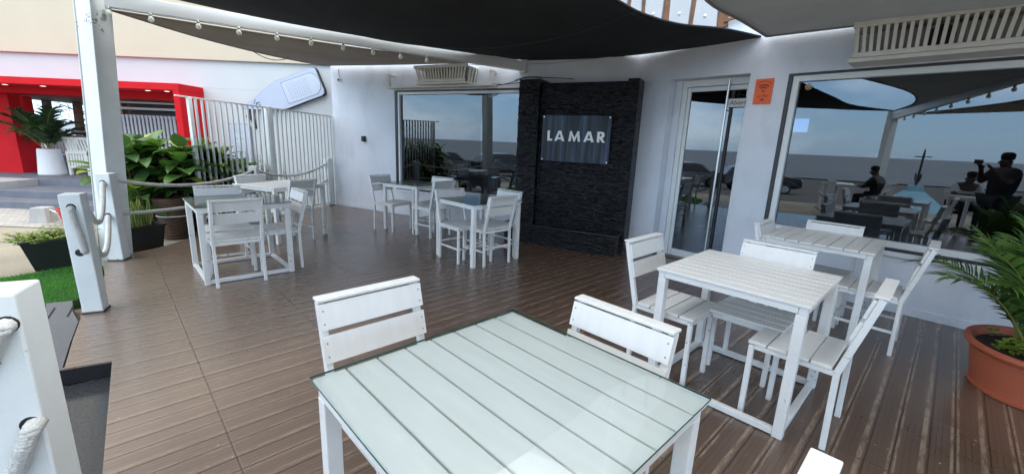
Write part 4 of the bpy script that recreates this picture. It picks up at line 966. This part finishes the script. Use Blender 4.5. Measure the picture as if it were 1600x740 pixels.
# big leafy shrubs behind the rope
def leafy(cx,cy,n,rad,z0,z1,label,seed,heads):
    rg=random.Random(seed); r=empty('broad_leaf_shrub',(cx,cy,-.12),0,label,'shrub','broad leaved shrubs beyond the rope')
    st_=MB(); lf=MB()
    for k in range(heads):
        hx,hy=rg.uniform(-rad,rad),rg.uniform(-rad*.8,rad*.8); hz=rg.uniform(z0,z1)
        st_.tube([(hx*.3,hy*.3,0),(hx*.7,hy*.7,hz*.5),(hx,hy,hz)],[.022,.018,.012],6)
        for j in range(n):
            a=j*2.4+rg.uniform(-.3,.3); t=j/n; el=rg.uniform(.15,.5)+.9*(t**1.6)-.25
            L_=rg.uniform(.28,.44)*(1-.25*t); W_=L_*rg.uniform(.50,.66)
            d=Vector((math.cos(a)*math.cos(el),math.sin(a)*math.cos(el),math.sin(el)))
            mi=0 if rg.random()<.62 else (1 if rg.random()<.75 else 2)
            leaf(lf,(hx+d.x*.03,hy+d.y*.03,hz-.22*(1-t)+.12*t),d,L_,W_,rg.uniform(.5,1.3),fold=rg.uniform(.05,.22),mati=mi,seg=7)
    st_.build('stem',BARK,r,smooth=True)
    o=lf.build('foliage',[LEAF,LEAFD,LEAFY],r,smooth=True,fixn=False); return r
leafy(-5.55,6.25,12,.50,.60,1.30,'leafy broad leaved shrub right behind the tall post',1,34)
leafy(-5.30,6.60,12,.55,.65,1.34,'leafy broad leaved shrub rising from the brown woven pot',2,30)
leafy(-5.05,7.35,11,.38,.65,1.15,'leafy broad leaved shrub reaching behind the fence bars',3,16)
# brown woven pot
wpx=empty('woven_pot',(-5.05,6.12,-.12),0,'tall brown woven pot beyond the deck edge, under the big leaves','pot')
mb=MB(); mb.lathe([(0,0),(.15,0),(.155,.03),(.19,.25),(.225,.48),(.235,.62),(.215,.62),(.205,.55),(0,.55)],32); mb.build('body',BARK,wpx,smooth=False)
mb=MB(); 
for k in range(13): 
    z=.04+k*.043; rr_=.157+(.235-.157)*z/.62+.002; mb.tube([(rr_*math.cos(a*.2618),rr_*math.sin(a*.2618),z+.006*math.sin(a*3)) for a in range(25)],.010,5,False)
mb.build('weave',mat('wicker',(.085,.045,.022),.8,noise=.4,nscale=30),wpx)
mb=MB(); mb.tube([(.216*math.cos(a*.2618),.216*math.sin(a*.2618),.36) for a in range(25)],.007,6,False); mb.build('wire_band',LEDW,wpx)
# pale small planter behind
wp2=empty('stone_planter',(-6.35,6.75,-.12),0,'small off-white planter almost hidden under the leaves beside the post','planter')
mb=MB(); mb.lathe([(0,0),(.13,0),(.16,.1),(.12,.28),(.16,.42),(.14,.42),(.11,.38),(0,.38)],24); mb.build('body',WPOT,wp2,smooth=True)
# rectangular black trough planters
def trough(cx,cy,rz,L0,L1,W0,W1,H,z,label):
    r=empty('trough_planter',(cx,cy,z),rz,label,'planter','black plastic trough planters')
    mb=MB(); t=.018
    def ring(l,w,zz,wave=0):
        pts=[]
        for (a,b,c,d) in ((-l,-w,l,-w),(l,-w,l,w),(l,w,-l,w),(-l,w,-l,-w)):
            for i in range(8):
                f=i/8; pts.append((a+(c-a)*f,b+(d-b)*f,zz+wave*math.sin(f*4*math.pi)))
        return pts
    rings=[ring(L0/2,W0/2,0),ring(L1/2,W1/2,H-.012,.008),ring(L1/2+.012,W1/2+.012,H-.008,.008),ring(L1/2+.012,W1/2+.012,H+.006,.008),ring(L1/2-t,W1/2-t,H+.006,.008),ring(L1/2-t-.01,W1/2-t-.01,H-.06)]
    vs=[v for g_ in rings for v in g_]; n=32; fs=[tuple(range(n-1,-1,-1))]
    for k in range(len(rings)-1):
        for i in range(n): j=(i+1)%n; fs.append((k*n+i,k*n+j,(k+1)*n+j,(k+1)*n+i))
    mb.add(vs,fs); mb.build('body',BLACKPOT,r)
    mb=MB(); mb.add([(-L1/2+.03,-W1/2+.03,H-.055),(L1/2-.03,-W1/2+.03,H-.055),(L1/2-.03,W1/2-.03,H-.055),(-L1/2+.03,W1/2-.03,H-.055)],[(0,1,2,3)]); mb.build('soil',SOIL,r)
    return r
t1=trough(-4.965,4.345,R(48),.30,.44,.22,.30,.325,-.036,'black trough planter of lime green shrub on the turf edge')
rg=random.Random(21); mb=MB(); sm_=MB()
for k in range(105):
    x,y=rg.uniform(-.21,.21),rg.uniform(-.13,.13); a=rg.uniform(0,6.28); ln=rg.uniform(.09,.20)
    d=Vector((math.cos(a)*.9+x*2.2,math.sin(a)*.6+y*2.2,rg.uniform(.5,1.1))).normalized(); p0=Vector((x,y,.27)); p1=p0+d*ln*.6; p2=p1+(d+Vector((d.x*.6,d.y*.6,-.25))).normalized()*ln*.6
    sm_.tube([p0,p1,p2],.0025,4)
    for j in range(14):
        f=.25+.75*j/13; p=p0.lerp(p1,f*2) if f<.5 else p1.lerp(p2,(f-.5)*2)
        b_=rg.uniform(0,6.28); leaf(mb,p,(math.cos(b_),math.sin(b_),rg.uniform(0,.6)),rg.uniform(.026,.05),rg.uniform(.016,.026),.6,seg=2,mati=0 if rg.random()<.75 else 1)
mb.build('foliage',[SHRUB,LEAF],t1,fixn=False); sm_.build('stem',STEM,t1)
t2=trough(-4.90,5.32,R(66),.40,.50,.2,.26,.36,-.12,'black trough planter of striped snake plants beside the deck edge')
mb=MB(); rg=random.Random(31)
for k in range(34):
    x,y=rg.uniform(-.20,.20),rg.uniform(-.09,.09); h=rg.uniform(.22,.46); wd=rg.uniform(.028,.045); a=rg.uniform(0,6.28); tl=rg.uniform(0,.30)
    ca_,sa_=math.cos(a),math.sin(a); lx,ly=rg.uniform(-1,1)*tl+x*.8,rg.uniform(-1,1)*tl
    for (w0,w1,mi,off) in ((-1,-.72,1,0),(-.72,.72,0,0),(.72,1,1,0)):
        vs=[];n=6
        for i in range(n+1):
            t=i/n; ww=wd*.5*(1-.15*t)*(1 if t<.75 else math.sqrt(max(0,1-((t-.75)/.25)**2))+.02); tw=a+t*.9
            c,s=math.cos(tw),math.sin(tw); px,py=x+lx*t*t*h,y+ly*t*t*h
            vs+=[(px+c*ww*w0,py+s*ww*w0,.30+h*t),(px+c*ww*w1,py+s*ww*w1,.30+h*t)]
        mb.cur=mi; mb.add(vs,[(i*2,i*2+1,i*2+3,i*2+2) for i in range(n)])
mb.build('foliage',[SNAKE,SNAKEY],t2,fixn=False)
# red pot with spiky plant, white low bollard
rp=empty('red_pot',(-7.15,6.65,-.12),0,'small red pot with a spiky green plant behind the leaning bollard','pot')
mb=MB(); mb.lathe([(0,0),(.12,0),(.17,.24),(.185,.24),(.185,.28),(.16,.28),(.15,.22),(0,.22)],24); mb.build('body',mat('red_plastic',(.45,.03,.02),.5),rp)
mb=MB(); rg=random.Random(41)
for k in range(40):
    a=rg.uniform(0,6.28); el=rg.uniform(.3,1.4); leaf(mb,(0,0,.22),(math.cos(a)*math.cos(el),math.sin(a)*math.cos(el),math.sin(el)),rg.uniform(.15,.30),.03,.7,seg=4,mati=rg.choice((0,0,1)))
mb.build('foliage',[LEAF,SHRUB],rp,fixn=False)
wb=empty('low_bollard',(-7.75,6.75,-.12),R(10),'low white block bollard on the sand by the red pot','bollard')
mb=MB(); skewpost(mb,(0,0,0),(0,0,.26),.26,0,.20); mb.build('block',STEPL,wb,.01)
mb=MB(); mb.tube(swag((.1,0,.22),(.9,-.2,.10),.05),.012,6); mb.build('rope',ROPE,wb)
# thin plants behind the fence
for i,(x,y,h,n,lb) in enumerate(((-5.25,8.55,.95,9,'thin upright twiggy plant behind the fence, left one'),(-4.75,9.0,.75,8,'thin upright twiggy plant behind the fence, right one near the wall'))):
    r=empty('twiggy_plant',(x,y,-.12),0,lb,'plant'); s_=MB(); l_=MB(); rg=random.Random(50+i)
    for k in range(n):
        a=rg.uniform(0,6.28); p0=Vector((rg.uniform(-.25,.25),rg.uniform(-.1,.1),0)); p1=p0+Vector((rg.uniform(-.08,.08),rg.uniform(-.05,.05),h*rg.uniform(.7,1.1)+.12)); s_.tube([p0,p0.lerp(p1,.5)+Vector((.02,0,0)),p1],[.008,.006,.003],5)
        for j in range(16):
            p=p0.lerp(p1,.35+.65*j/15); b_=rg.uniform(0,6.28); leaf(l_,p,(math.cos(b_),math.sin(b_),1),rg.uniform(.05,.09),.014,.5,seg=2)
    s_.build('stem',BARK,r); l_.build('foliage',LEAFD,r,fixn=False)
# spiky yucca between shrub and fence
yc=empty('yucca',(-5.75,7.6,-.12),0,'dark spiky plant poking up between the big leaves and the fence','plant'); mb=MB(); rg=random.Random(61)
for k in range(46):
    a=rg.uniform(0,6.28); el=rg.uniform(.5,1.5); leaf(mb,(0,0,.75),(math.cos(a)*math.cos(el),math.sin(a)*math.cos(el),math.sin(el)),rg.uniform(.45,.75),.035,.35,seg=4)
mb.build('foliage',LEAFD,yc,fixn=False); mb=MB(); mb.tube([(0,0,0),(.02,0,.4),(0,0,.8)],.045,8); mb.build('stem',BARK,yc)
# palms
def frond(lf,st_,base,az,el,L_,droop,nl,ll,lw,rg,mats=1):
    d=Vector((math.cos(az)*math.cos(el),math.sin(az)*math.cos(el),math.sin(el))); p=Vector(base); n=18; pts=[p.copy()]; ds=[d.copy()]
    for i in range(n):
        p=p+d*(L_/n); d=(d+Vector((0,0,-droop/n*(.4+1.3*i/n)))).normalized(); pts.append(p.copy()); ds.append(d.copy())
    st_.tube(pts,[.008*(1-.8*i/n)+.0012 for i in range(n+1)],5)
    for k in range(nl):
        f=.22+.76*k/(nl-1); i=f*n; i0=min(int(i),n-1); q=pts[i0].lerp(pts[i0+1],i-i0); dd=ds[i0]
        side=dd.cross(Vector((0,0,1))); side=side.normalized() if side.length>.05 else Vector((1,0,0)); up_=side.cross(dd).normalized()
        sh_=math.sin(math.pi*min(1,(f-.12)*.98))**.6
        for s_ in (-1,1):
            v=(side*s_*.95+dd*(.55+.5*f)+up_*rg.uniform(.15,.45)).normalized()
            leaf(lf,q,v,ll*sh_*rg.uniform(.85,1.1)+.03,lw,rg.uniform(.5,1.1),up_,seg=4,fold=.25,mati=rg.randrange(mats))
def palm(r,n,L_,seed,m,nl=30,ll=.26,lw=.016,z=0,el0=1.35,el1=.55,spread=.1,droop=1.5,stem=True):
    rg=random.Random(seed); lf=MB(); st_=MB()
    for k in range(n):
        a=k*2.4+rg.uniform(-.3,.3); el=el0-(el0-el1)*(k/n)+rg.uniform(-.1,.1); x,y=rg.uniform(-spread,spread),rg.uniform(-spread,spread)
        frond(lf,st_,(x,y,z),a,el,L_*rg.uniform(.75,1.1),droop*rg.uniform(.7,1.3),nl,ll,lw,rg,len(m))
    lf.build('foliage',m,r,fixn=False); st_.build('stem',STEM,r,smooth=True)
px_,py_=D2W(4.28,-.58)
op=empty('orange_pot',(px_,py_,0),DK,'big oval orange plastic pot at the right edge of the deck','pot')
mb=MB(); SX,SY=1.0,.78
mb.lathe([(0,.0),(.34,.0),(.355,.006),(.36,.03),(.345,.034),(.40,.30),(.408,.305),(.408,.316),(.402,.32),(.412,.345),(.445,.350),(.45,.362),(.448,.385),(.43,.39),(.405,.385),(.39,.36),(.38,.33),(0,.33)],56,SX,SY); mb.build('body',ORANGE,op,smooth=False); op.scale=(.94,.94,.84)
mb=MB(); mb.lathe([(0,.340),(.2,.345),(.37,.332)],40,SX,SY); mb.build('soil',SOIL,op)
mb=MB(); rg=random.Random(71)
for k in range(60):
    a=rg.uniform(0,6.28); rr_=rg.uniform(.12,.34); x,y=rr_*math.cos(a)*SX,rr_*math.sin(a)*SY
    if k<30: a=math.pi+rg.uniform(-.9,.9); x,y=-.24+rg.uniform(-.08,.08),rg.uniform(-.13,.10)
    for j in range(3): b_=rg.uniform(0,6.28); leaf(mb,(x,y,.34+rg.uniform(0,.09)),(math.cos(b_),math.sin(b_),.5),rg.uniform(.035,.065),.04,.8,seg=3)
pw_=tag(mb.build('small_weeds',SHRUB,op,fixn=False),kind='stuff')
pa=empty('areca_palm',(px_+.06,py_+.02,.28),0,'bushy areca palm with long arching fronds growing in the orange pot','palm')
palm(pa,28,.84,84,[PALM,PALM,PALM,PALMD],nl=40,ll=.21,lw=.014,z=0,el0=1.5,el1=1.0,spread=.12,droop=1.45)
# portal pot with palm, bench
wpp=empty('tall_planter',(-10.98,9.95,.30),0,'tall tapered white planter standing in the red portal','planter')
mb=MB(); mb.lathe([(0,0),(.24,0),(.25,.02),(.195,.60),(.185,.60),(.165,.55),(0,.55)],32); mb.build('body',WPOT,wpp,smooth=False)
kp=empty('potted_palm',(-10.98,9.95,.86),0,'dark kentia palm growing from the tall white planter','palm')
palm(kp,12,1.0,91,[PALMD,PALMD],nl=22,ll=.32,lw=.04,z=0,el0=1.45,el1=.8,spread=.05,droop=1.5)
bn=empty('slatted_bench',(-10.65,10.0,.30),R(0),'beige slatted garden sofa beside the tall white planter','bench')
mb=MB(); 
for x in (0,.45): mb.box(x,x+.055,0,.055,0,.56)
mb.box(0,.505,-.004,.058,.50,.55); mb.box(.056,.449,.01,.045,.16,.21)
mb.build('arm_frame',BEIGE,bn,.004)
for k in range(6):
    mb=MB(); x=.075+k*.064; mb.box(x,x+.04,.015,.035,.212,.498); mb.build('slat',BEIGE,bn)
mb=MB(); mb.bar((-.12,.10,.86),(1.6,.10,.86),.05,.05); mb.bar((-.0,.06,.56),(1.6,.06,.56),.05,.04); mb.build('back_rail',BEIGE,bn,.004)
for k in range(22):
    x=-.08+k*.075; mb=MB(); mb.bar((x+.10,.065,.57),(x,.10,.84),.045,.012,(0,1,0)); mb.build('slat',BEIGE,bn)
mb=MB(); mb.box(.0,1.6,.12,.6,.30,.36); mb.build('seat',BEIGE,bn,.006)
mb=MB(); mb.lathe([(0,0),(.05,.01),(.07,.05),(.05,.09),(0,.10)],16,1.3,1,c=(.62,.3,.362)); mb.build('yellow_cushion',mat('yellow_cloth',(.65,.5,.03),.8),bn,smooth=True)
for i,(x,y) in enumerate(((-13.2,12.0),(-12.5,12.1))):
    c=empty('garden_chair',(x,y,.30),0,('white slatted garden chair farthest left beyond the portal','white slatted garden chair in the middle beyond the portal')[i],'chair','white garden chairs on the neighbouring terrace')
    for k in range(7): mb=MB(); mb.box(k*.075,k*.075+.045,0,.02,.35,.95); mb.build('slat',NWHITE,c)
    mb=MB(); mb.box(-.03,.53,-.03,.03,.95,1.0); mb.box(-.03,.53,.021,.5,.36,.40); mb.build('frame',NWHITE,c,.004)
    for (a,b_) in ((0,0),(.48,0),(0,.45),(.48,.45)): mb=MB(); mb.box(a,a+.04,b_+.021,b_+.06,0,.358); mb.build('leg',NWHITE,c)
# trees beyond the terrace
def far_tree(x,y,h,seed,label):
    r=empty('broadleaf_tree',(x,y,-.12),0,label,'tree','trees beyond the neighbouring terrace'); rg=random.Random(seed); s_=MB(); l_=MB()
    s_.tube([(0,0,0),(.1,0,h*.35),(0,.1,h*.7)],[.14,.11,.06],8)
    for k in range(14):
        a=rg.uniform(0,6.28); z=h*rg.uniform(.35,.65); q=Vector((math.cos(a)*rg.uniform(.5,1.3),math.sin(a)*rg.uniform(.5,1.3),z+h*rg.uniform(.1,.35))); s_.tube([(0,0,z),q*.6+Vector((0,0,z*.4)),q],[.05,.03,.015],5)
        for j in range(70):
            p=q+Vector((rg.gauss(0,.3),rg.gauss(0,.3),rg.gauss(0,.22))); b_=rg.uniform(0,6.28); leaf(l_,p,(math.cos(b_),math.sin(b_),rg.uniform(-.5,.8)),.13,.06,.5,seg=2)
    s_.build('trunk',BARK,r); l_.build('crown',LEAFD,r,fixn=False)
far_tree(-16.5,17,3.2,1,'loose leafy tree beyond the neighbouring terrace, left one'); far_tree(-13.6,18.5,3.0,2,'loose leafy tree beyond the neighbouring terrace, right one')
# ================================================================ interior hints
tv=empty('wall_screen',(*Rp(1.62,1.5),1.89),AR,'small lit blue screen inside the restaurant, left part of the big window','screen')
mb=MB(); mb.box(-.18,.18,.0,.04,-.10,.10); mb.build('casing',BLACK,tv,.004)
mb=MB(); mb.box(-.17,.17,-.004,-.001,-.09,.09); mb.build('display',emis('screen_blue',(.25,.45,.85),1.1),tv)
sf=empty('bottle_shelf',(*Rp(4.6,3.2),0),AR,'long pale bar shelf deep inside behind the big window','shelf')
for z in (1.50,1.90):
    mb=MB(); mb.box(-1.9,1.9,-.14,.12,z-.03,z); mb.build('board',mat('shelf_pale',(.6,.62,.65),.5) if 'shelf_pale' not in bpy.data.materials else bpy.data.materials['shelf_pale'],sf)
mb=MB(); mb.box(-1.95,1.95,.125,.16,.9,2.4); mb.build('back_panel',mat('shelf_back',(.25,.28,.32),.6),sf)
def mk_bottle():
    mb=MB(); mb.lathe([(0,0),(.036,0),(.038,.02),(.038,.17),(.03,.20),(.013,.23),(.013,.29),(.016,.292),(.016,.305),(0,.305)],14); o=mb.build('bottle',mat('bottle_glass',(.45,.48,.5),.15),None,smooth=True); return o
bo0=mk_bottle(); k=0
for z in (1.50,1.90):
    for i in range(9):
        o=bo0 if k==0 else bo0.copy()
        if k: col.objects.link(o)
        x=-1.6+i*.4+random.uniform(-.06,.06); o.location=(*Rp(4.6+x,3.2),z); s_=random.uniform(.8,1.1); o.scale=(s_*random.choice((1,1.3)),s_,s_); k+=1
        tag(o,f"glass bottle, {['first','second','third','fourth','fifth','sixth','seventh','eighth','ninth'][i]} from the left on the {'lower' if z<1.7 else 'upper'} bar shelf",'bottle','bottles on the bar shelf')
# ================================================================ mirrored surroundings: cars, monument, people
def car(x,y,rz,z,label,paint,seed):
    r=empty('parked_car',(x,y,z),rz,label,'car','cars parked behind the camera')
    L_,W_=4.3,1.78
    side=[(-2.12,.45),(-2.15,.75),(-2.0,.98),(-1.15,1.08),(-.55,1.50),(-.1,1.58),(1.25,1.56),(1.75,1.45),(2.08,1.02),(2.14,.7),(2.1,.42),(1.72,.34),(1.68,.50),(1.5,.66),(1.26,.70),(1.02,.66),(.86,.5),(.82,.30),(-.84,.30),(-.88,.5),(-1.04,.66),(-1.28,.70),(-1.52,.66),(-1.68,.5),(-1.72,.34)]
    def fn(a,b,d):
        w=W_/2*(1 if b<.95 else 1-.22*(b-.95)/.6); return (a,d*w,b)
    mb=MB(); mb.prism(side,fn,-1,1); mb.build('body',paint,r,.04)
    gl=bpy.data.materials.get('car_glass') or mat('car_glass',(.01,.012,.014),.05)
    for s_ in (-1,1):
        mb=MB(); wn=[(-1.0,1.06),(-.5,1.44),(-.12,1.50),(.35,1.50),(.35,1.06)]; mb.prism(wn,lambda a,b,d:(a,s_*(W_/2*(1-.22*(b-.95)/.6)+d),b),.0,.006); mb.build('side_window',gl,r)
        mb=MB(); wn=[(.42,1.06),(.42,1.50),(1.2,1.49),(1.7,1.36),(1.85,1.08)]; mb.prism(wn,lambda a,b,d:(a,s_*(W_/2*(1-.22*(b-.95)/.6)+d),b),.0,.006); mb.build('side_window',gl,r)
        mb=MB(); mb.box(-.95,-.80,s_*.93-.05,s_*.93+.05,1.04,1.16); mb.build('mirror',paint,r,.02)
        mb=MB(); mb.box(-2.13,-2.0,s_*.65-.16,s_*.65+.16,.76,.88); mb.build('headlight',LEDW,r,.02)
    mb=MB(); mb.add([(-1.155,-.80,1.10),(-1.155,.80,1.10),(-.575,.70,1.49),(-.575,-.70,1.49)],[(0,1,2,3)]); mb.build('windscreen',gl,r)
    for sx in (-1.28,1.26):
        for s_ in (-1,1):
            mb=MB(); mb.tube([(sx,s_*.66,.33),(sx,s_*.87,.33)],.33,24); w_=mb.build('wheel',BLACKPOT,r,.03)
            mb=MB(); mb.tube([(sx,s_*.872,.33),(sx,s_*.885,.33)],.20,16); mb.build('rim',CHROME,w_)
    return r
car(-18.5,-5.3,R(100),-.86,'dark sedan parked beyond the terrace, mirrored in the big window',mat('black_car_paint',(.012,.013,.016),.15,coat=.5),1)
car(-20.5,-1.6,R(70),-.86,'grey sedan parked beyond the terrace, mirrored in the door',mat('grey_car_paint',(.10,.11,.12),.2,coat=.5),2)
mo=empty('anchor_monument',(-6.3,-4.3,-.12),R(30),'pale blue stepped pyramid carrying a black anchor, mirrored in the big window','monument')
mb=MB(); mb.add([(-.85,-.85,0),(.85,-.85,0),(.85,.85,0),(-.85,.85,0),(-.22,-.22,.62),(.22,-.22,.62),(.22,.22,.62),(-.22,.22,.62)],[(3,2,1,0),(4,5,6,7),(0,1,5,4),(1,2,6,5),(2,3,7,6),(3,0,4,7)]); mb.build('pyramid',mat('pale_blue_paint',(.22,.42,.55),.6,noise=.15,nscale=4),mo,.01)
mb=MB(); mb.box(-.18,.18,-.18,.18,.622,.80); mb.build('plinth',bpy.data.materials['pale_blue_paint'],mo,.01)
AN=mat('black_iron',(.015,.015,.017),.6)
mb=MB(); mb.bar((0,0,.80),(.10,.0,1.82),.05,.05); mb.tube([(-.42*math.cos(R(a)) ,.0,1.30-.42*math.sin(R(a))) for a in range(15,170,10)],[.012]+[.03]*14+[.012],8); mb.bar((-.04,-.22,1.70),(.2,.22,1.70),.03,.03)
mb.tube([(.10+.06*math.cos(R(a)),0,1.87+.06*math.sin(R(a))) for a in range(0,361,30)],.012,6); mb.build('anchor',AN,mo)
# people: one continuous skinned body, clothing and hair as children
SKIN=mat('dark_skin',(.055,.028,.018),.5); HAIR=mat('black_hair',(.006,.006,.006),.9)
def skinmesh(name,V,E_,Rd,m,parent,sub=2):
    me=bpy.data.meshes.new(name); me.from_pydata([tuple(v) for v in V],E_,[]); o=bpy.data.objects.new(name,me); col.objects.link(o); me.materials.append(m); o.parent=parent
    o.modifiers.new('skin','SKIN'); sk=me.skin_vertices[0] if me.skin_vertices else None
    if sk is None:
        bm=bmesh.new(); bm.from_mesh(me); bm.verts.layers.skin.verify(); bm.to_mesh(me); bm.free(); sk=me.skin_vertices[0]
    for i,r_ in enumerate(Rd): sk.data[i].radius=(r_ if isinstance(r_,tuple) else (r_,r_))
    sk.data[0].use_root=True
    s_=o.modifiers.new('sub','SUBSURF'); s_.levels=sub; s_.render_levels=sub
    for p in me.polygons: p.use_smooth=True
    return o
def person(loc,rz,pose,label,shirt,trousers):
    r=empty('person',loc,rz,label,'person'); J=pose
    names=list(J); idx={n:i for i,n in enumerate(names)}
    E_=[(a,b) for a,b in (('pelvis','waist'),('waist','chest'),('chest','neck'),('neck','head0'),('head0','head1'),('chest','shL'),('shL','elL'),('elL','wrL'),('wrL','palmL'),('chest','shR'),('shR','elR'),('elR','wrR'),('wrR','palmR'),('pelvis','hipL'),('hipL','knL'),('knL','anL'),('anL','toL'),('pelvis','hipR'),('hipR','knR'),('knR','anR'),('anR','toR'))]
    rad=dict(pelvis=(.17,.13),waist=(.16,.12),chest=(.19,.13),neck=.062,head0=(.082,.095),head1=(.085,.10),shL=.085,shR=.085,elL=.055,elR=.055,wrL=.034,wrR=.034,palmL=(.038,.018),palmR=(.038,.018),hipL=.09,hipR=.09,knL=.06,knR=.06,anL=.04,anR=.04,toL=(.04,.028),toR=(.04,.028))
    V=[J[n] for n in names]; b=skinmesh('body',V,[(idx[a],idx[c]) for a,c in E_],[rad[n] for n in names],SKIN,r)
    def sub(nm,ns,k,m,trim={}):
        ids={n:i for i,n in enumerate(ns)}; Vv=[trim.get(n,J[n]) for n in ns]; Ee=[(ids[a],ids[c]) for a,c in E_ if a in ids and c in ids]
        skinmesh(nm,Vv,Ee,[tuple(x*k for x in (rad[n] if isinstance(rad[n],tuple) else (rad[n],rad[n]))) for n in ns],m,r)
    mid=lambda a,c,t:Vector(J[a]).lerp(Vector(J[c]),t)
    sub('shirt',['waist','chest','shL','elL','shR','elR','pelvis'],1.16,shirt,{'elL':mid('shL','elL',.8),'elR':mid('shR','elR',.8)})
    sub('trousers',['pelvis','hipL','knL','anL','hipR','knR','anR'],1.13,trousers)
    hd=Vector(J['head1']); h0=Vector(J['head0']); upv=(hd-h0).normalized()
    mb=MB(); mb.lathe([(.001,.062),(.045,.058),(.075,.042),(.090,.010),(.090,-.03),(.078,-.07)],20,.95,1.05); ha=mb.build('hair',HAIR,r,smooth=True); ha.location=hd+Vector((0,-.015,.055))
    mb=MB(); mb.tube([(0,.085,.0),(0,.115,-.02),(0,.10,-.035)],[.008,.016,.014],8); 
    for s_ in (-1,1): mb.tube([(s_*.078,-.0,.0),(s_*.092,-.01,-.01),(s_*.082,0,-.03)],[.012,.02,.010],6)
    f_=mb.build('face',SKIN,r,smooth=True); f_.location=h0+Vector((0,0,.03))
    for s_,n in ((-1,'L'),(1,'R')):
        p=Vector(J['palm'+n]); w_=Vector(J['wr'+n]); d=(p-w_).normalized(); sd=d.cross(Vector((0,0,1))).normalized(); mb=MB()
        for k,(ln,o_) in enumerate(((.075,-.030),(.085,-.010),(.080,.010),(.062,.029))):
            q=p+sd*o_; mb.tube([q-d*.01,q+d*ln*.45,q+d*ln*.8+Vector((0,0,-.015)),q+d*ln+Vector((0,0,-.035))],[.010,.0095,.009,.006],7)
        q=p-d*.03; mb.tube([q,q-sd*s_*.045+d*.02,q-sd*s_*.05+d*.055],[.012,.011,.008],7); mb.build('fingers',SKIN,r,smooth=True)
    return r
V3=lambda *a:Vector(a)
stand=dict(pelvis=V3(0,0,.88),waist=V3(0,0,1.04),chest=V3(0,-.01,1.28),neck=V3(0,.0,1.42),head0=V3(0,.03,1.50),head1=V3(0,.03,1.57),
 shL=V3(-.18,0,1.34),elL=V3(-.24,.14,1.14),wrL=V3(-.10,.30,1.36),palmL=V3(-.085,.34,1.42),shR=V3(.18,0,1.34),elR=V3(.24,.14,1.14),wrR=V3(.10,.30,1.36),palmR=V3(.085,.34,1.42),
 hipL=V3(-.09,0,.84),knL=V3(-.10,.02,.46),anL=V3(-.11,-.01,.08),toL=V3(-.12,.15,.04),hipR=V3(.09,0,.84),knR=V3(.10,.02,.46),anR=V3(.11,-.01,.08),toR=V3(.12,.15,.04))
BLS=mat('black_cloth',(.012,.012,.014),.9); WHS=mat('white_cloth',(.62,.62,.64),.9); DKS=mat('dark_trousers',(.02,.02,.03),.9)
person((.03,-.50,0),0,stand,'person in black standing behind the camera holding up a phone, mirrored in the window',BLS,DKS)
ph=empty('phone',(0,-.055,1.5),0,'black phone held up by the standing person, mirrored in the window','phone')
mb=MB(); mb.box(-.08,.08,-.004,.004,-.038,.038); mb.build('body',BLACK,ph,.003)
mb=MB(); mb.box(-.076,.076,-.006,-.0045,-.034,.034); mb.build('display',mat('phone_glass',(.02,.02,.02),.05),ph)
sit=dict(pelvis=V3(0,0,.52),waist=V3(0,.01,.68),chest=V3(0,.06,.90),neck=V3(0,.10,1.04),head0=V3(0,.15,1.11),head1=V3(0,.17,1.18),
 shL=V3(-.18,.06,.95),elL=V3(-.24,.22,.74),wrL=V3(-.10,.42,.79),palmL=V3(-.06,.48,.79),shR=V3(.18,.06,.95),elR=V3(.24,.22,.74),wrR=V3(.10,.42,.79),palmR=V3(.06,.48,.79),
 hipL=V3(-.09,.05,.50),knL=V3(-.12,.45,.50),anL=V3(-.12,.44,.08),toL=V3(-.12,.58,.04),hipR=V3(.09,.05,.50),knR=V3(.12,.45,.50),anR=V3(.12,.44,.08),toR=V3(.12,.58,.04))
def spot(x,y,rz,z,lbp,lbt,lbc,shirt):
    person((x,y,z),rz,sit,lbp,shirt,DKS)
    c=copy_tree(cq); c.location=(x-math.sin(rz)*-.0-math.cos(rz)*0+math.sin(rz)*.16,y-math.cos(rz)*.16,z); c.rotation_euler=(0,0,rz); tag(c,lbc,'chair','chairs of the mirrored guests')
    t_=make_table(S=.8); t_.location=(x-math.sin(rz)*.75,y+math.cos(rz)*.75,z); t_.rotation_euler=(0,0,rz); tag(t_,lbt,'table','tables of the mirrored guests')
index_kids()
spot(-1.95,-1.75,R(-70),0,'guest in a white shirt leaning over a table, mirrored in the big window','table of the guest in the white shirt, mirrored in the window','chair of the guest in the white shirt, mirrored in the window',WHS)
spot(-3.3,-.95,R(60),0,'guest in a dark shirt seated by the far post, mirrored in the big window','table of the guest in the dark shirt, mirrored in the window','chair of the guest in the dark shirt, mirrored in the window',BLS)
